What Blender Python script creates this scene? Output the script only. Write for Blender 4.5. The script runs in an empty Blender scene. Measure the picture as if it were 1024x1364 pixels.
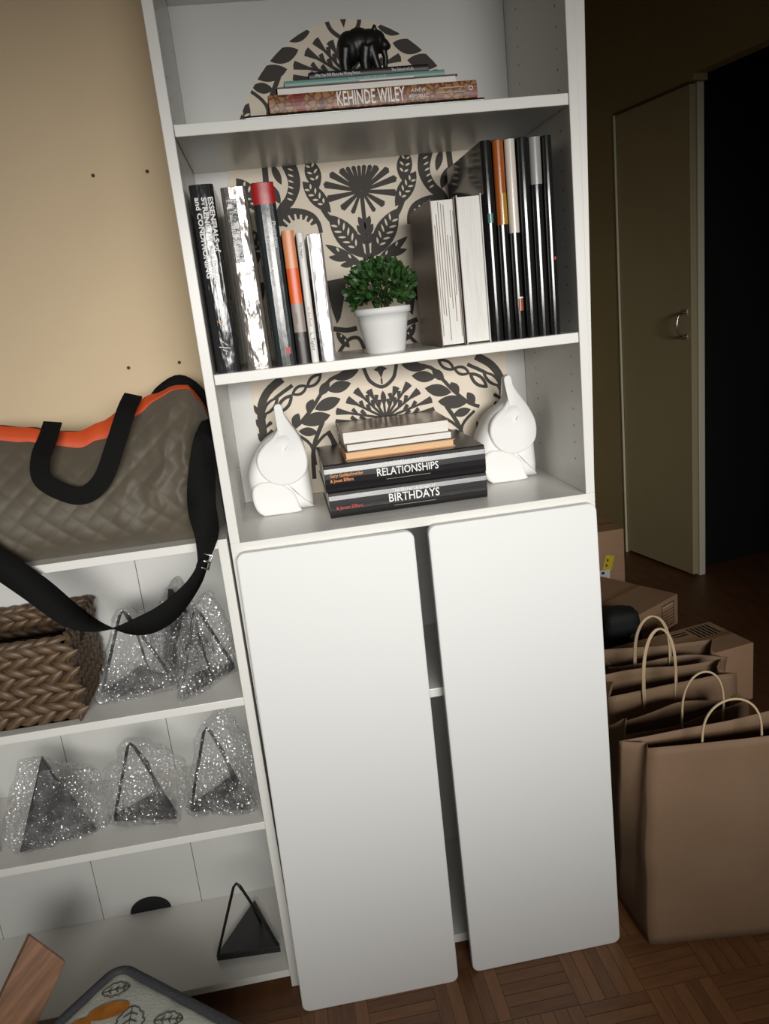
import bpy, bmesh, math, random
from math import sin, cos, pi, radians, sqrt
from mathutils import Vector, Matrix, noise
random.seed(7)
S = bpy.context.scene
COL = S.collection

# ------------------------------------------------------------------ camera, light, exposure
cam = bpy.data.cameras.new('camera'); camo = bpy.data.objects.new('camera', cam); COL.objects.link(camo)
CAMR = ((0.98393178, 0.13837912, -0.11282492), (-0.14328594, 0.23497567, -0.96138212), (-0.1065241, 0.96210065, 0.25102781))
m = Matrix([list(r) for r in CAMR]).to_4x4(); m.translation = Vector((0.12213, -1.35269, 1.33968))
camo.matrix_world = m
cam.sensor_fit = 'HORIZONTAL'; cam.sensor_width = 36; cam.lens = 36 * 1034.27 / 1024; cam.clip_start = .02
S.camera = camo
W_ = bpy.data.worlds.new('world'); S.world = W_; W_.use_nodes = True
W_.node_tree.nodes['Background'].inputs[0].default_value = (.80, .80, .82, 1)
W_.node_tree.nodes['Background'].inputs[1].default_value = .11
def area(name, loc, target, sx, sy, power, col):
    l = bpy.data.lights.new(name, 'AREA'); l.shape = 'RECTANGLE'; l.size = sx; l.size_y = sy; l.energy = power; l.color = col
    o = bpy.data.objects.new(name, l); COL.objects.link(o); o.location = loc
    o.rotation_euler = (Vector(target) - Vector(loc)).to_track_quat('-Z', 'Y').to_euler(); return o
wl = area('window_light', (.60, -3.0, 1.56), (.34, .0, .955), 2.3, .55, 11.2, (1, .98, .94)); wl.data.spread = radians(45)
S.view_settings.view_transform = 'Standard'; S.view_settings.look = 'None'
S.view_settings.gamma = 1; S.view_settings.use_curve_mapping = False
S.view_settings.exposure = 0.0

# ------------------------------------------------------------------ materials
def srgb(r, g, b):
    f = lambda c: ((c / 255 + .055) / 1.055) ** 2.4 if c > 10 else c / 255 / 12.92
    return (f(r), f(g), f(b))
MATS = {}
def mat(name, col, rough=.5, metal=0, var=0, scale=8, bump=0, bscale=60, spec=.5, stretch=(1, 1, 1), coat=0, voro=False, sheen=0):
    if name in MATS: return MATS[name]
    M = bpy.data.materials.new(name); M.use_nodes = True; nt = M.node_tree; N = nt.nodes; L = nt.links
    b = N['Principled BSDF']; b.inputs['Base Color'].default_value = (*col, 1)
    b.inputs['Roughness'].default_value = rough; b.inputs['Metallic'].default_value = metal
    b.inputs['Specular IOR Level'].default_value = spec; b.inputs['Coat Weight'].default_value = coat
    if sheen: b.inputs['Sheen Weight'].default_value = sheen
    tc = N.new('ShaderNodeTexCoord'); mp = N.new('ShaderNodeMapping'); mp.inputs['Scale'].default_value = stretch
    L.new(tc.outputs['Object'], mp.inputs[0])
    if var:
        n = N.new('ShaderNodeTexNoise'); n.inputs['Scale'].default_value = scale; n.inputs['Detail'].default_value = 5
        L.new(mp.outputs[0], n.inputs['Vector'])
        r = N.new('ShaderNodeValToRGB'); r.color_ramp.elements[0].position = .3; r.color_ramp.elements[1].position = .7
        r.color_ramp.elements[0].color = (*[c * (1 - var) for c in col], 1); r.color_ramp.elements[1].color = (*[min(1, c * (1 + var)) for c in col], 1)
        L.new(n.outputs[0], r.inputs[0]); L.new(r.outputs[0], b.inputs['Base Color'])
    if bump:
        if voro:
            n = N.new('ShaderNodeTexVoronoi'); n.inputs['Scale'].default_value = bscale
        else:
            n = N.new('ShaderNodeTexNoise'); n.inputs['Scale'].default_value = bscale; n.inputs['Detail'].default_value = 4
        L.new(mp.outputs[0], n.inputs['Vector'])
        bp = N.new('ShaderNodeBump'); bp.inputs['Strength'].default_value = bump; bp.inputs['Distance'].default_value = .01
        L.new(n.outputs[0], bp.inputs['Height']); L.new(bp.outputs[0], b.inputs['Normal'])
    MATS[name] = M; return M

WHITE = mat('white_laminate', (.76, .75, .71), .30, bump=.02, bscale=400)
DOORW = mat('white_door', (.775, .782, .768), .42, bump=.03, bscale=300)
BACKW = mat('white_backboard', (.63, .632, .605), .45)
WALLM = mat('beige_wall_paint', srgb(216, 194, 160), .75, var=.04, scale=3, bump=.04, bscale=250)
HALLM = mat('hall_wall_paint', srgb(168, 152, 112), .6, var=.04, scale=3, bump=.03, bscale=200)
DARKR = mat('painted_room_dark', (.002, .002, .002), .9)  # near-black colour stands in for the lack of light in there
CREAM = mat('cream_paper', srgb(226, 214, 196), .7)
INK = mat('dark_ink', srgb(52, 46, 41), .65)
BLACKM = mat('black_metal', (.016, .016, .017), .45, bump=.05, bscale=300)
WIREM = mat('black_wire', (.012, .012, .012), .35)
PAGES = mat('paper_pages', (.80, .78, .74), .8, var=.12, scale=60, stretch=(30, 1, .3))
PAGESH = mat('paper_pages_flat', (.80, .77, .72), .8, var=.10, scale=60, stretch=(.3, 1, 30))
TANP = mat('tan_pages', srgb(222, 184, 140), .8, var=.08, scale=60, stretch=(.3, 1, 30))
CERAM = mat('white_ceramic', (.78, .78, .765), .62, spec=.3, bump=.02, bscale=120)
KRAFT = mat('kraft_paper', srgb(130, 104, 80), .75, var=.06, scale=9, bump=.06, bscale=90)
KRAFTI = mat('kraft_handle', srgb(196, 172, 140), .7, bump=.1, bscale=500)
CARD = mat('cardboard', srgb(176, 140, 110), .75, var=.05, scale=6, bump=.04, bscale=200, stretch=(1, 1, 6))
TXTW = mat('white_print', (.85, .84, .82), .5)
TXTK = mat('black_print', (.01, .01, .01), .5)
TXTO = mat('orange_print', srgb(232, 150, 80), .5)
TXTR = mat('red_print', srgb(190, 60, 55), .5)
CHROME = mat('chrome_metal', (.72, .70, .66), .22, metal=1)

# ------------------------------------------------------------------ mesh helpers
class MB:
    def __init__(s): s.v = []; s.f = []
    def add(s, vs, fs):
        o = len(s.v); s.v += [Vector(p) for p in vs]; s.f += [[i + o for i in q] for q in fs]; return s
    def box(s, x0, x1, y0, y1, z0, z1):
        return s.add([(x, y, z) for x in (x0, x1) for y in (y0, y1) for z in (z0, z1)],
                     [(0, 1, 3, 2), (4, 6, 7, 5), (0, 4, 5, 1), (2, 3, 7, 6), (0, 2, 6, 4), (1, 5, 7, 3)])
    def prism_y(s, pts, y0, y1):            # pts (x,z) counter-clockwise seen from -y
        n = len(pts)
        s.add([(x, y0, z) for x, z in pts] + [(x, y1, z) for x, z in pts],
              [list(range(n)), list(range(2 * n - 1, n - 1, -1))] + [(i, i + n, (i + 1) % n + n, (i + 1) % n) for i in range(n)]); return s
    def prism_z(s, pts, z0, z1):            # pts (x,y) counter-clockwise seen from above
        n = len(pts)
        s.add([(x, y, z0) for x, y in pts] + [(x, y, z1) for x, y in pts],
              [list(range(n - 1, -1, -1)), list(range(n, 2 * n))] + [(i, (i + 1) % n, (i + 1) % n + n, i + n) for i in range(n)]); return s
    def tube(s, path, r, seg=8, closed=False):
        path = [Vector(p) for p in path]; n = len(path); rings = []; up = None
        for i, p in enumerate(path):
            a = path[(i - 1) % n] if (closed or i > 0) else p; b = path[(i + 1) % n] if (closed or i < n - 1) else p
            t = (b - a).normalized()
            if up is None: up = t.orthogonal().normalized()
            up = (up - t * up.dot(t)).normalized(); w = t.cross(up)
            rr = r[i] if isinstance(r, (list, tuple)) else r
            rings.append([p + (up * cos(2 * pi * k / seg) + w * sin(2 * pi * k / seg)) * rr for k in range(seg)])
        o = len(s.v); s.v += [q for R in rings for q in R]
        for i in range(n if closed else n - 1):
            j = (i + 1) % n
            for k in range(seg):
                k2 = (k + 1) % seg; s.f.append([o + i * seg + k, o + i * seg + k2, o + j * seg + k2, o + j * seg + k])
        if not closed:
            s.f.append([o + k for k in range(seg - 1, -1, -1)]); s.f.append([o + (n - 1) * seg + k for k in range(seg)])
        return s
    def lathe(s, prof, c=(0, 0, 0), seg=32):   # prof (r,z)
        o = len(s.v); c = Vector(c)
        for r, z in prof:
            for k in range(seg): s.v.append(c + Vector((r * cos(2 * pi * k / seg), r * sin(2 * pi * k / seg), z)))
        for i in range(len(prof) - 1):
            for k in range(seg):
                k2 = (k + 1) % seg; s.f.append([o + i * seg + k, o + i * seg + k2, o + (i + 1) * seg + k2, o + (i + 1) * seg + k])
        return s
    def grid(s, fn, nu, nv, flip=False):
        o = len(s.v)
        for i in range(nu + 1):
            for j in range(nv + 1): s.v.append(Vector(fn(i / nu, j / nv)))
        for i in range(nu):
            for j in range(nv):
                q = [o + i * (nv + 1) + j, o + (i + 1) * (nv + 1) + j, o + (i + 1) * (nv + 1) + j + 1, o + i * (nv + 1) + j + 1]
                s.f.append(q[::-1] if flip else q)
        return s
    def ball(s, c, r, seg=16, ring=10):
        rx, ry, rz = r if isinstance(r, (tuple, list)) else (r, r, r); c = Vector(c)
        return s.grid(lambda u, v: c + Vector((rx * cos(2 * pi * u) * sin(pi * v), ry * sin(2 * pi * u) * sin(pi * v), -rz * cos(pi * v))), seg, ring)
    def inflate(s, pts, c, T, rings=7):       # pillow-shaped solid with outline pts (x,z) around centre c, half thickness T along y
        n = len(pts); o = len(s.v)
        lv = [(-1, 0)] if False else None
        th = [-pi / 2 + pi * k / (2 * rings) for k in range(2 * rings + 1)]
        for t in th[1:-1]:
            k = abs(cos(t)) ** .55
            for x, z in pts: s.v.append(Vector((c[0] + (x - c[0]) * k, T * sin(t), c[1] + (z - c[1]) * k)))
        R = len(th) - 2
        for i in range(R - 1):
            for j in range(n):
                j2 = (j + 1) % n; s.f.append([o + i * n + j, o + i * n + j2, o + (i + 1) * n + j2, o + (i + 1) * n + j])
        a = len(s.v); s.v.append(Vector((c[0], -T, c[1]))); b = len(s.v); s.v.append(Vector((c[0], T, c[1])))
        for j in range(n):
            j2 = (j + 1) % n; s.f.append([a, o + j2, o + j]); s.f.append([b, o + (R - 1) * n + j, o + (R - 1) * n + j2])
        return s
    def xf(s, M):
        s.v = [M @ p for p in s.v]; return s
    def mesh(s, name):
        me = bpy.data.meshes.new(name); me.from_pydata([tuple(p) for p in s.v], [], s.f); me.update()
        bm = bmesh.new(); bm.from_mesh(me); bmesh.ops.recalc_face_normals(bm, faces=bm.faces); bm.to_mesh(me); bm.free()
        return me
    def build(s, name, m, parent=None, bevel=0, smooth=False, weld=0, sub=0, solid=0):
        me = s.mesh(name)
        if weld:
            bm = bmesh.new(); bm.from_mesh(me); bmesh.ops.remove_doubles(bm, verts=bm.verts, dist=weld)
            bmesh.ops.recalc_face_normals(bm, faces=bm.faces); bm.to_mesh(me); bm.free()
        return link(name, me, m, parent, bevel, smooth, sub, solid)
def world_of(o):
    if o is None: return Matrix.Identity(4)
    return world_of(o.parent) @ o.matrix_parent_inverse @ o.matrix_basis
def link(name, me, m, parent=None, bevel=0, smooth=False, sub=0, solid=0, mtx=None):
    if m: me.materials.append(m)
    o = bpy.data.objects.new(name, me); COL.objects.link(o)
    if parent: o.parent = parent; o.matrix_parent_inverse = world_of(parent).inverted()
    if mtx is not None: o.matrix_basis = mtx
    if smooth:
        for p in me.polygons: p.use_smooth = True
    if solid: d = o.modifiers.new('s', 'SOLIDIFY'); d.thickness = solid; d.offset = 0
    if bevel: b = o.modifiers.new('b', 'BEVEL'); b.width = bevel; b.segments = 2; b.limit_method = 'ANGLE'
    if sub: u = o.modifiers.new('u', 'SUBSURF'); u.levels = sub; u.render_levels = sub
    return o
def thing(name, label, cat, loc=(0, 0, 0), group=None):
    o = bpy.data.objects.new(name, None); COL.objects.link(o); o.location = loc; o.empty_display_size = .05
    return tag(o, label, cat, group)
def tag(o, label, cat, group=None):
    o['label'] = label; o['category'] = cat
    if group: o['group'] = group
    return o
def struct(o, label=None):
    o['kind'] = 'structure'
    if label: o['label'] = label
    return o
def bx(name, m, parent, x0, x1, y0, y1, z0, z1, bevel=.0012):
    return MB().box(x0, x1, y0, y1, z0, z1).build(name, m, parent, bevel)
def smooth_path(P, n=6):
    P = [Vector(p) for p in P]; out = []
    for i in range(len(P) - 1):
        p0 = P[max(i - 1, 0)]; p1 = P[i]; p2 = P[i + 1]; p3 = P[min(i + 2, len(P) - 1)]
        for k in range(n):
            t = k / n
            out.append(.5 * ((2 * p1) + (p2 - p0) * t + (2 * p0 - 5 * p1 + 4 * p2 - p3) * t * t + (3 * p1 - p0 - 3 * p2 + p3) * t ** 3))
    return out + [P[-1]]
TXT_H = ((1, 0, 0), (0, 0, 1)); TXT_V = ((0, 0, -1), (1, 0, 0))
def text(body, size, pos, parent, m, axes=TXT_H, name='title', align='LEFT', sx=1.0, bold=0):
    cu = bpy.data.curves.new('t', 'FONT'); cu.body = body; cu.size = size; cu.align_x = align; cu.align_y = 'CENTER'; cu.resolution_u = 2; cu.offset = bold
    t = bpy.data.objects.new('t', cu); COL.objects.link(t)
    bpy.context.view_layer.update(); dg = bpy.context.evaluated_depsgraph_get()
    me = bpy.data.meshes.new_from_object(t.evaluated_get(dg)); bpy.data.objects.remove(t); me.name = name
    a = Vector(axes[0]); b = Vector(axes[1]); n = a.cross(b)
    X = Matrix(((a.x * sx, b.x, n.x, pos[0]), (a.y * sx, b.y, n.y, pos[1]), (a.z * sx, b.z, n.z, pos[2]), (0, 0, 0, 1)))
    me.transform(X); return link(name, me, m, parent)

# ------------------------------------------------------------------ the setting
W = .68; T = .0175; D = .318
Z1, Z2, Z3, TH = 1.652, 1.264, .967, .018
A0 = Vector((1.781, 2.28, 0)); dv = Vector((.213, -.977, 0)).normalized(); nv = Vector((dv.y, -dv.x, 0))
HW = Matrix(((dv.x, nv.x, 0, A0.x), (dv.y, nv.y, 0, A0.y), (0, 0, 1, 0), (0, 0, 0, 1)))   # (s along wall, n into room, z)
def hbox(s0, s1, n0, n1, z0, z1): return MB().box(s0, s1, n0, n1, z0, z1).xf(HW)

def floor_material():
    M = bpy.data.materials.new('parquet_wood'); M.use_nodes = True; nt = M.node_tree; N = nt.nodes; L = nt.links
    b = N['Principled BSDF']; b.inputs['Roughness'].default_value = .42
    tc = N.new('ShaderNodeTexCoord'); info = N.new('ShaderNodeObjectInfo')
    mp = N.new('ShaderNodeMapping'); mp.inputs['Scale'].default_value = (30, 3, 3); L.new(tc.outputs['Object'], mp.inputs[0])
    n = N.new('ShaderNodeTexNoise'); n.inputs['Scale'].default_value = 4; n.inputs['Detail'].default_value = 6; L.new(mp.outputs[0], n.inputs['Vector'])
    add = N.new('ShaderNodeMath'); add.operation = 'MULTIPLY_ADD'; add.inputs[1].default_value = .55; L.new(info.outputs['Random'], add.inputs[0]); L.new(n.outputs[0], add.inputs[2])
    r = N.new('ShaderNodeValToRGB'); r.color_ramp.elements[0].position = .35; r.color_ramp.elements[1].position = 1.05
    r.color_ramp.elements[0].color = (*srgb(98, 64, 40), 1); r.color_ramp.elements[1].color = (*srgb(134, 92, 58), 1)
    L.new(add.outputs[0], r.inputs[0]); L.new(r.outputs[0], b.inputs['Base Color']); return M
PARQ = floor_material()
FLB = mat('parquet_far', srgb(104, 68, 42), .45, var=.2, scale=3, stretch=(12, 2, 1))
floor = struct(MB().box(-2.2, 4.2, -3.4, 3.0, -.05, -.0012).build('floor', FLB))
strip = MB().box(-.0128, .0128, -.0670, .0670, -.004, 0).mesh('plank'); strip.materials.append(PARQ)
bs = .135
for i in range(-2, 8):
    for j in range(-4, 1):
        if (i < 1 and j > -1) or (i > 5 and j < -3): continue
        cx, cy = i * bs + .06, j * bs + .02
        for k in range(5):
            o = bpy.data.objects.new('plank', strip); COL.objects.link(o); o.parent = floor
            f = (k - 2) * .027
            if (i + j) % 2: o.location = (cx + f, cy, 0)
            else: o.location = (cx, cy + f, 0); o.rotation_euler = (0, 0, pi / 2)
wall_back = struct(MB().box(-2.2, .79, .332, .45, 0, 2.6).build('wall_back', WALLM))
for x, z in ((-.174, 1.650), (-.071, 1.649), (-.175, 1.280), (-.072, 1.279)):
    MB().lathe([(0, 0), (.0032, 0), (.0036, .0012), (0, .0012)], seg=12).xf(Matrix.Translation((x, .332, z)) @ Matrix.Rotation(pi / 2, 4, 'X')).build('screw_hole', mat('hole_dark', (.06, .05, .04), .8), wall_back)
struct(MB().box(.67, .79, .45, 2.9, 0, 2.6).build('wall_hall', HALLM))
struct(MB().box(-2.3, -2.2, -3.4, .45, 0, 2.6).build('wall_left', WALLM))
struct(MB().box(-2.3, 4.2, -3.4, 3.0, 2.6, 2.66).build('ceiling', mat('ceiling_paint', (.62, .6, .55), .8)))
struct(MB().box(.67, 2.0, 2.9, 3.0, 0, 2.6).build('wall_end', HALLM))
wr = MB().box(-.75, 0, -.07, 0, 0, 2.6).box(0, .50, -.07, -.036, 2.075, 2.6).box(0, .50, -.036, 0, 2.075, 2.6).box(.50, 1.75, -.07, 0, 2.10, 2.6).box(1.75, 5.5, -.07, 0, 0, 2.6).xf(HW).build('wall_right', HALLM)
struct(wr)
DOORM = mat('hall_door_paint', srgb(186, 172, 134), .5, var=.03, scale=4)
d1 = struct(hbox(.004, .475, -.034, -.004, .012, 2.068).build('door_1', DOORM, None, .002))
hp = [HW @ Vector(p) for p in ((.445, 0, 1.192), (.445, .03, 1.186), (.443, .042, 1.165), (.443, .046, 1.14), (.443, .042, 1.115), (.445, .03, 1.094), (.445, 0, 1.088))]
MB().tube(smooth_path(hp, 4), .0055, 8).build('door_handle', CHROME, d1, smooth=True)
for z in (1.192, 1.088): hbox(.432, .458, -.004, .004, z - .012, z + .012).build('handle_plate', CHROME, d1, .002)
TRIMM = mat('trim_paint', srgb(226, 220, 196), .5)
struct(hbox(.30, .478, -.072, -.0395, 0, 2.075).build('trim_1', TRIMM, None, .002))
struct(hbox(-.0035, .0015, -.004, .006, 0, 2.07).build('trim_2', TRIMM))
struct(hbox(0, .478, .0, .006, 2.068, 2.076).build('trim_3', mat('trim_dark', srgb(90, 80, 58), .6)))
# room beyond the opening, its darkness painted on as near-black walls
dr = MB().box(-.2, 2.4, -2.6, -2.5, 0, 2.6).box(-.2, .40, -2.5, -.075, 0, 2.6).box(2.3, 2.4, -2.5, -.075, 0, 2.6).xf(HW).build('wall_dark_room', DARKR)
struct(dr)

# ------------------------------------------------------------------ tall bookcase
bc = thing('bookcase', 'tall white bookcase with open shelves above and a lower section behind two loose doors', 'bookcase', (W / 2, D / 2, 0))
bx('side_panel', WHITE, bc, 0, T, 0, D, Z3, 1.944); bx('side_panel', WHITE, bc, W - T, W, 0, D, Z3, 1.944)
bx('side_panel', WHITE, bc, 0, T, 0, D, 0, Z3 - TH); bx('side_panel', WHITE, bc, W - T, W, 0, D, 0, Z3 - TH)
bx('top_panel', WHITE, bc, T, W - T, 0, D, 1.926, 1.944)
bx('shelf', WHITE, bc, T + .0008, W - T - .0008, .001, D, Z1 - TH, Z1); bx('shelf', WHITE, bc, T + .0008, W - T - .0008, .001, D, Z2 - TH, Z2)
bx('shelf', WHITE, bc, 0, W, 0, D, Z3 - TH, Z3)
bx('shelf', WHITE, bc, T, W - T, .004, D, .602, .620); bx('shelf', WHITE, bc, T, W - T, .012, D, .014, .034)
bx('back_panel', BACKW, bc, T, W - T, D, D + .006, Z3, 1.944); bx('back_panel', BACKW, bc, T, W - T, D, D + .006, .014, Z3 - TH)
MB().prism_y([(W, 1.0), (W + .0185, 1.944), (W, 1.944)], .001, .012).build('filler_strip', WHITE, bc)
ph = MB()
for y in (.045, .245):
    for z in [Z3 + .06 + .032 * k for k in range(29)]:
        for x, sg in ((T, 1), (W - T, -1)):
            c = Vector((x + sg * .0003, y, z)); r = .0021
            vs = [c + Vector((0, r * cos(2 * pi * k / 8), r * sin(2 * pi * k / 8))) for k in range(8)]
            ph.add(vs, [list(range(8))])
ph = ph.build('pin_holes', mat('pin_hole_dark', (.10, .09, .08), .8), bc); ph['kind'] = 'stuff'

# wallpaper arch on the back panel
def clip(poly, conv):
    out = poly
    for i in range(len(conv)):
        a = conv[i]; b = conv[(i + 1) % len(conv)]; src = out; out = []
        if not src: return []
        ins = lambda p: (b[0] - a[0]) * (p[1] - a[1]) - (b[1] - a[1]) * (p[0] - a[0]) >= 0
        for k in range(len(src)):
            p = src[k - 1]; q = src[k]; ip, iq = ins(p), ins(q)
            if ip != iq:
                dx, dy = q[0] - p[0], q[1] - p[1]; ex, ey = b[0] - a[0], b[1] - a[1]
                den = ex * dy - ey * dx; t = (ey * (p[0] - a[0]) - ex * (p[1] - a[1])) / den if den else 0
                out.append((p[0] + t * dx, p[1] + t * dy))
            if iq: out.append(q)
    return out
AX, AHW, AZ, AB = .343, .277, 1.485, .400
arch = [(-AHW, Z3 + .001), (AHW, Z3 + .001)] + [(AHW * cos(pi * k / 48), AZ + AB * sin(pi * k / 48)) for k in range(49)]
wp = MB().prism_y([(AX + x, z) for x, z in arch], D - .0016, D - .0002).build('wallpaper', CREAM, bc)
wp['label'] = 'arched cream wallpaper panel printed with dark folk-art flowers and animals'
ink, slit = MB(), MB()
LAY = [0]
def emit(mb, pts, y, both=True):
    y = y - (LAY[0] % 20) * 2.5e-5
    for sg in ((1, -1) if both else (1,)):
        q = clip([(sg * a, b) for a, b in pts], arch)
        if len(q) > 2: mb.add([(AX + a, y, b) for a, b in q], [list(range(len(q)))])
YI, YS = D - .0019, D - .0026
def lens(p0, p1, w, sh=.5, n=9, ty='leaf'):
    p0 = Vector(p0); p1 = Vector(p1); d = p1 - p0; nn = Vector((-d.y, d.x)).normalized()
    f = lambda t: (sin(pi * t ** (1 / (2 * sh) if sh != .5 else 1)) ** .8)
    L = [p0 + d * (k / n) + nn * w / 2 * f(k / n) for k in range(n + 1)]; R = [p0 + d * (k / n) - nn * w / 2 * f(k / n) for k in range(n - 1, 0, -1)]
    return [tuple(q) for q in L + R]
def leaf(p0, p1, w, slits=0, both=True, sh=.5):
    LAY[0] += 1; w *= 1.22
    emit(ink, lens(p0, p1, w, sh), YI, both)
    p0 = Vector(p0); p1 = Vector(p1); d = p1 - p0; nn = Vector((-d.y, d.x)).normalized()
    for k in range(slits):
        t = .2 + .6 * (k + .5) / slits; hw = w * .40 * sin(pi * t)
        for sg in (1, -1) if w > .022 else (1,):
            a = p0 + d * t + nn * sg * hw * .12; b = p0 + d * (t + .10) + nn * sg * hw * .85
            emit(slit, lens(a, b, .0042), YS, both)
def stroke(pts, w, both=True, w2=None):
    LAY[0] += 1; w *= 1.3; w2 = w2 and w2 * 1.3
    pts = [Vector(p).to_2d() for p in smooth_path([(*p, 0) for p in pts], 4)]; n = len(pts); L = []; R = []
    for i, p in enumerate(pts):
        d = pts[min(i + 1, n - 1)] - pts[max(i - 1, 0)]; nn = Vector((-d.y, d.x)).normalized()
        ww = w if w2 is None else w + (w2 - w) * i / (n - 1)
        L.append(p + nn * ww / 2); R.append(p - nn * ww / 2)
    for i in range(n - 1): emit(ink, [tuple(L[i]), tuple(L[i + 1]), tuple(R[i + 1]), tuple(R[i])], YI, both)
def wedge(c, tip, w0, w1, both=True):
    LAY[0] += 1; w1 *= 1.22; w0 *= 1.4
    c = Vector(c); tip = Vector(tip); d = tip - c; nn = Vector((-d.y, d.x)).normalized()
    emit(ink, [tuple(c + nn * w0 / 2), tuple(tip + nn * w1 / 2), tuple(tip + d * .06), tuple(tip - nn * w1 / 2), tuple(c - nn * w0 / 2)], YI, both)
# thistle group
for tp in ((-.071, 1.593), (-.068, 1.566), (-.057, 1.611), (-.036, 1.617), (-.023, 1.620), (-.011, 1.621), (-.042, 1.546), (-.022, 1.536)):
    wedge((-.001, 1.575), tp, .003, .011 if abs(tp[0]) > .03 else .0075)
wedge((0, 1.575), (0, 1.621), .003, .0065, False)
stroke([(0, 1.574), (0, 1.525), (0, 1.444)], .0065, False)
for a, b in (((0, 1.500), (.012, 1.527)), ((0, 1.488), (.017, 1.511)), ((0, 1.472), (.016, 1.493))): leaf(a, b, .011)
stroke([(.002, 1.442), (.023, 1.469), (.052, 1.505), (.076, 1.537), (.092, 1.574), (.099, 1.603), (.093, 1.64)], .0075)
leaf((.008, 1.446), (.071, 1.536), .036, 5); leaf((.066, 1.540), (.116, 1.603), .026, 4); leaf((.086, 1.586), (.100, 1.645), .026, 3)
for p0, p1, w in (((.010, 1.429), (.086, 1.480), .016), ((.040, 1.446), (.082, 1.455), .011), ((.030, 1.437), (.060, 1.436), .010), ((.024, 1.430), (.042, 1.420), .009)): leaf(p0, p1, w, 2 if w > .012 else 0)
stroke([(.172, 1.540), (.150, 1.549), (.126, 1.547), (.105, 1.538), (.094, 1.522), (.091, 1.503)], .010, w2=.006)
for k in range(7):
    t = pi * (.18 + .62 * k / 6); c = (.134, 1.505); r0, r1 = .028, .043
    wedge((c[0] - r0 * cos(t) * 1.02, c[1] + r0 * sin(t)), (c[0] - r1 * cos(t), c[1] + r1 * sin(t)), .003, .009)
stroke([(.142, 1.645), (.133, 1.615), (.134, 1.593), (.146, 1.570), (.165, 1.552), (.176, 1.525)], .022, w2=.012)
for k in range(7):
    z = 1.635 - k * .011; x = .131 + .0006 * k * k * .4
    emit(slit, lens((x, z), (x + .011, z + .005), .0034), YS)
leaf((.158, 1.60), (.172, 1.640), .012); leaf((.165, 1.565), (.182, 1.605), .014); stroke([(.186, 1.64), (.19, 1.58), (.20, 1.52), (.23, 1.46)], .009)
emit(ink, [(-.052, 1.412), (-.087, 1.409), (-.090, 1.385), (-.088, 1.352), (-.081, 1.321), (-.072, 1.332), (-.061, 1.367), (-.054, 1.39)], YI)
emit(ink, [(-.087, 1.409), (-.20, 1.425), (-.22, 1.36), (-.20, 1.31), (-.185, 1.31), (-.19, 1.35), (-.16, 1.36), (-.09, 1.352)], YI)
stroke([(.090, 1.312), (.062, 1.306), (.040, 1.308)], .008); stroke([(.084, 1.262), (.061, 1.286), (.039, 1.287), (.029, 1.262)], .006); leaf((.06, 1.27), (.085, 1.305), .014, 2)
leaf((.10, 1.27), (.16, 1.30), .018, 3); leaf((.12, 1.28), (.20, 1.27), .02); leaf((.20, 1.46), (.25, 1.53), .03, 4); leaf((.22, 1.42), (.265, 1.36), .028, 4); leaf((.2, 1.55), (.245, 1.62), .03, 4)
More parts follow.
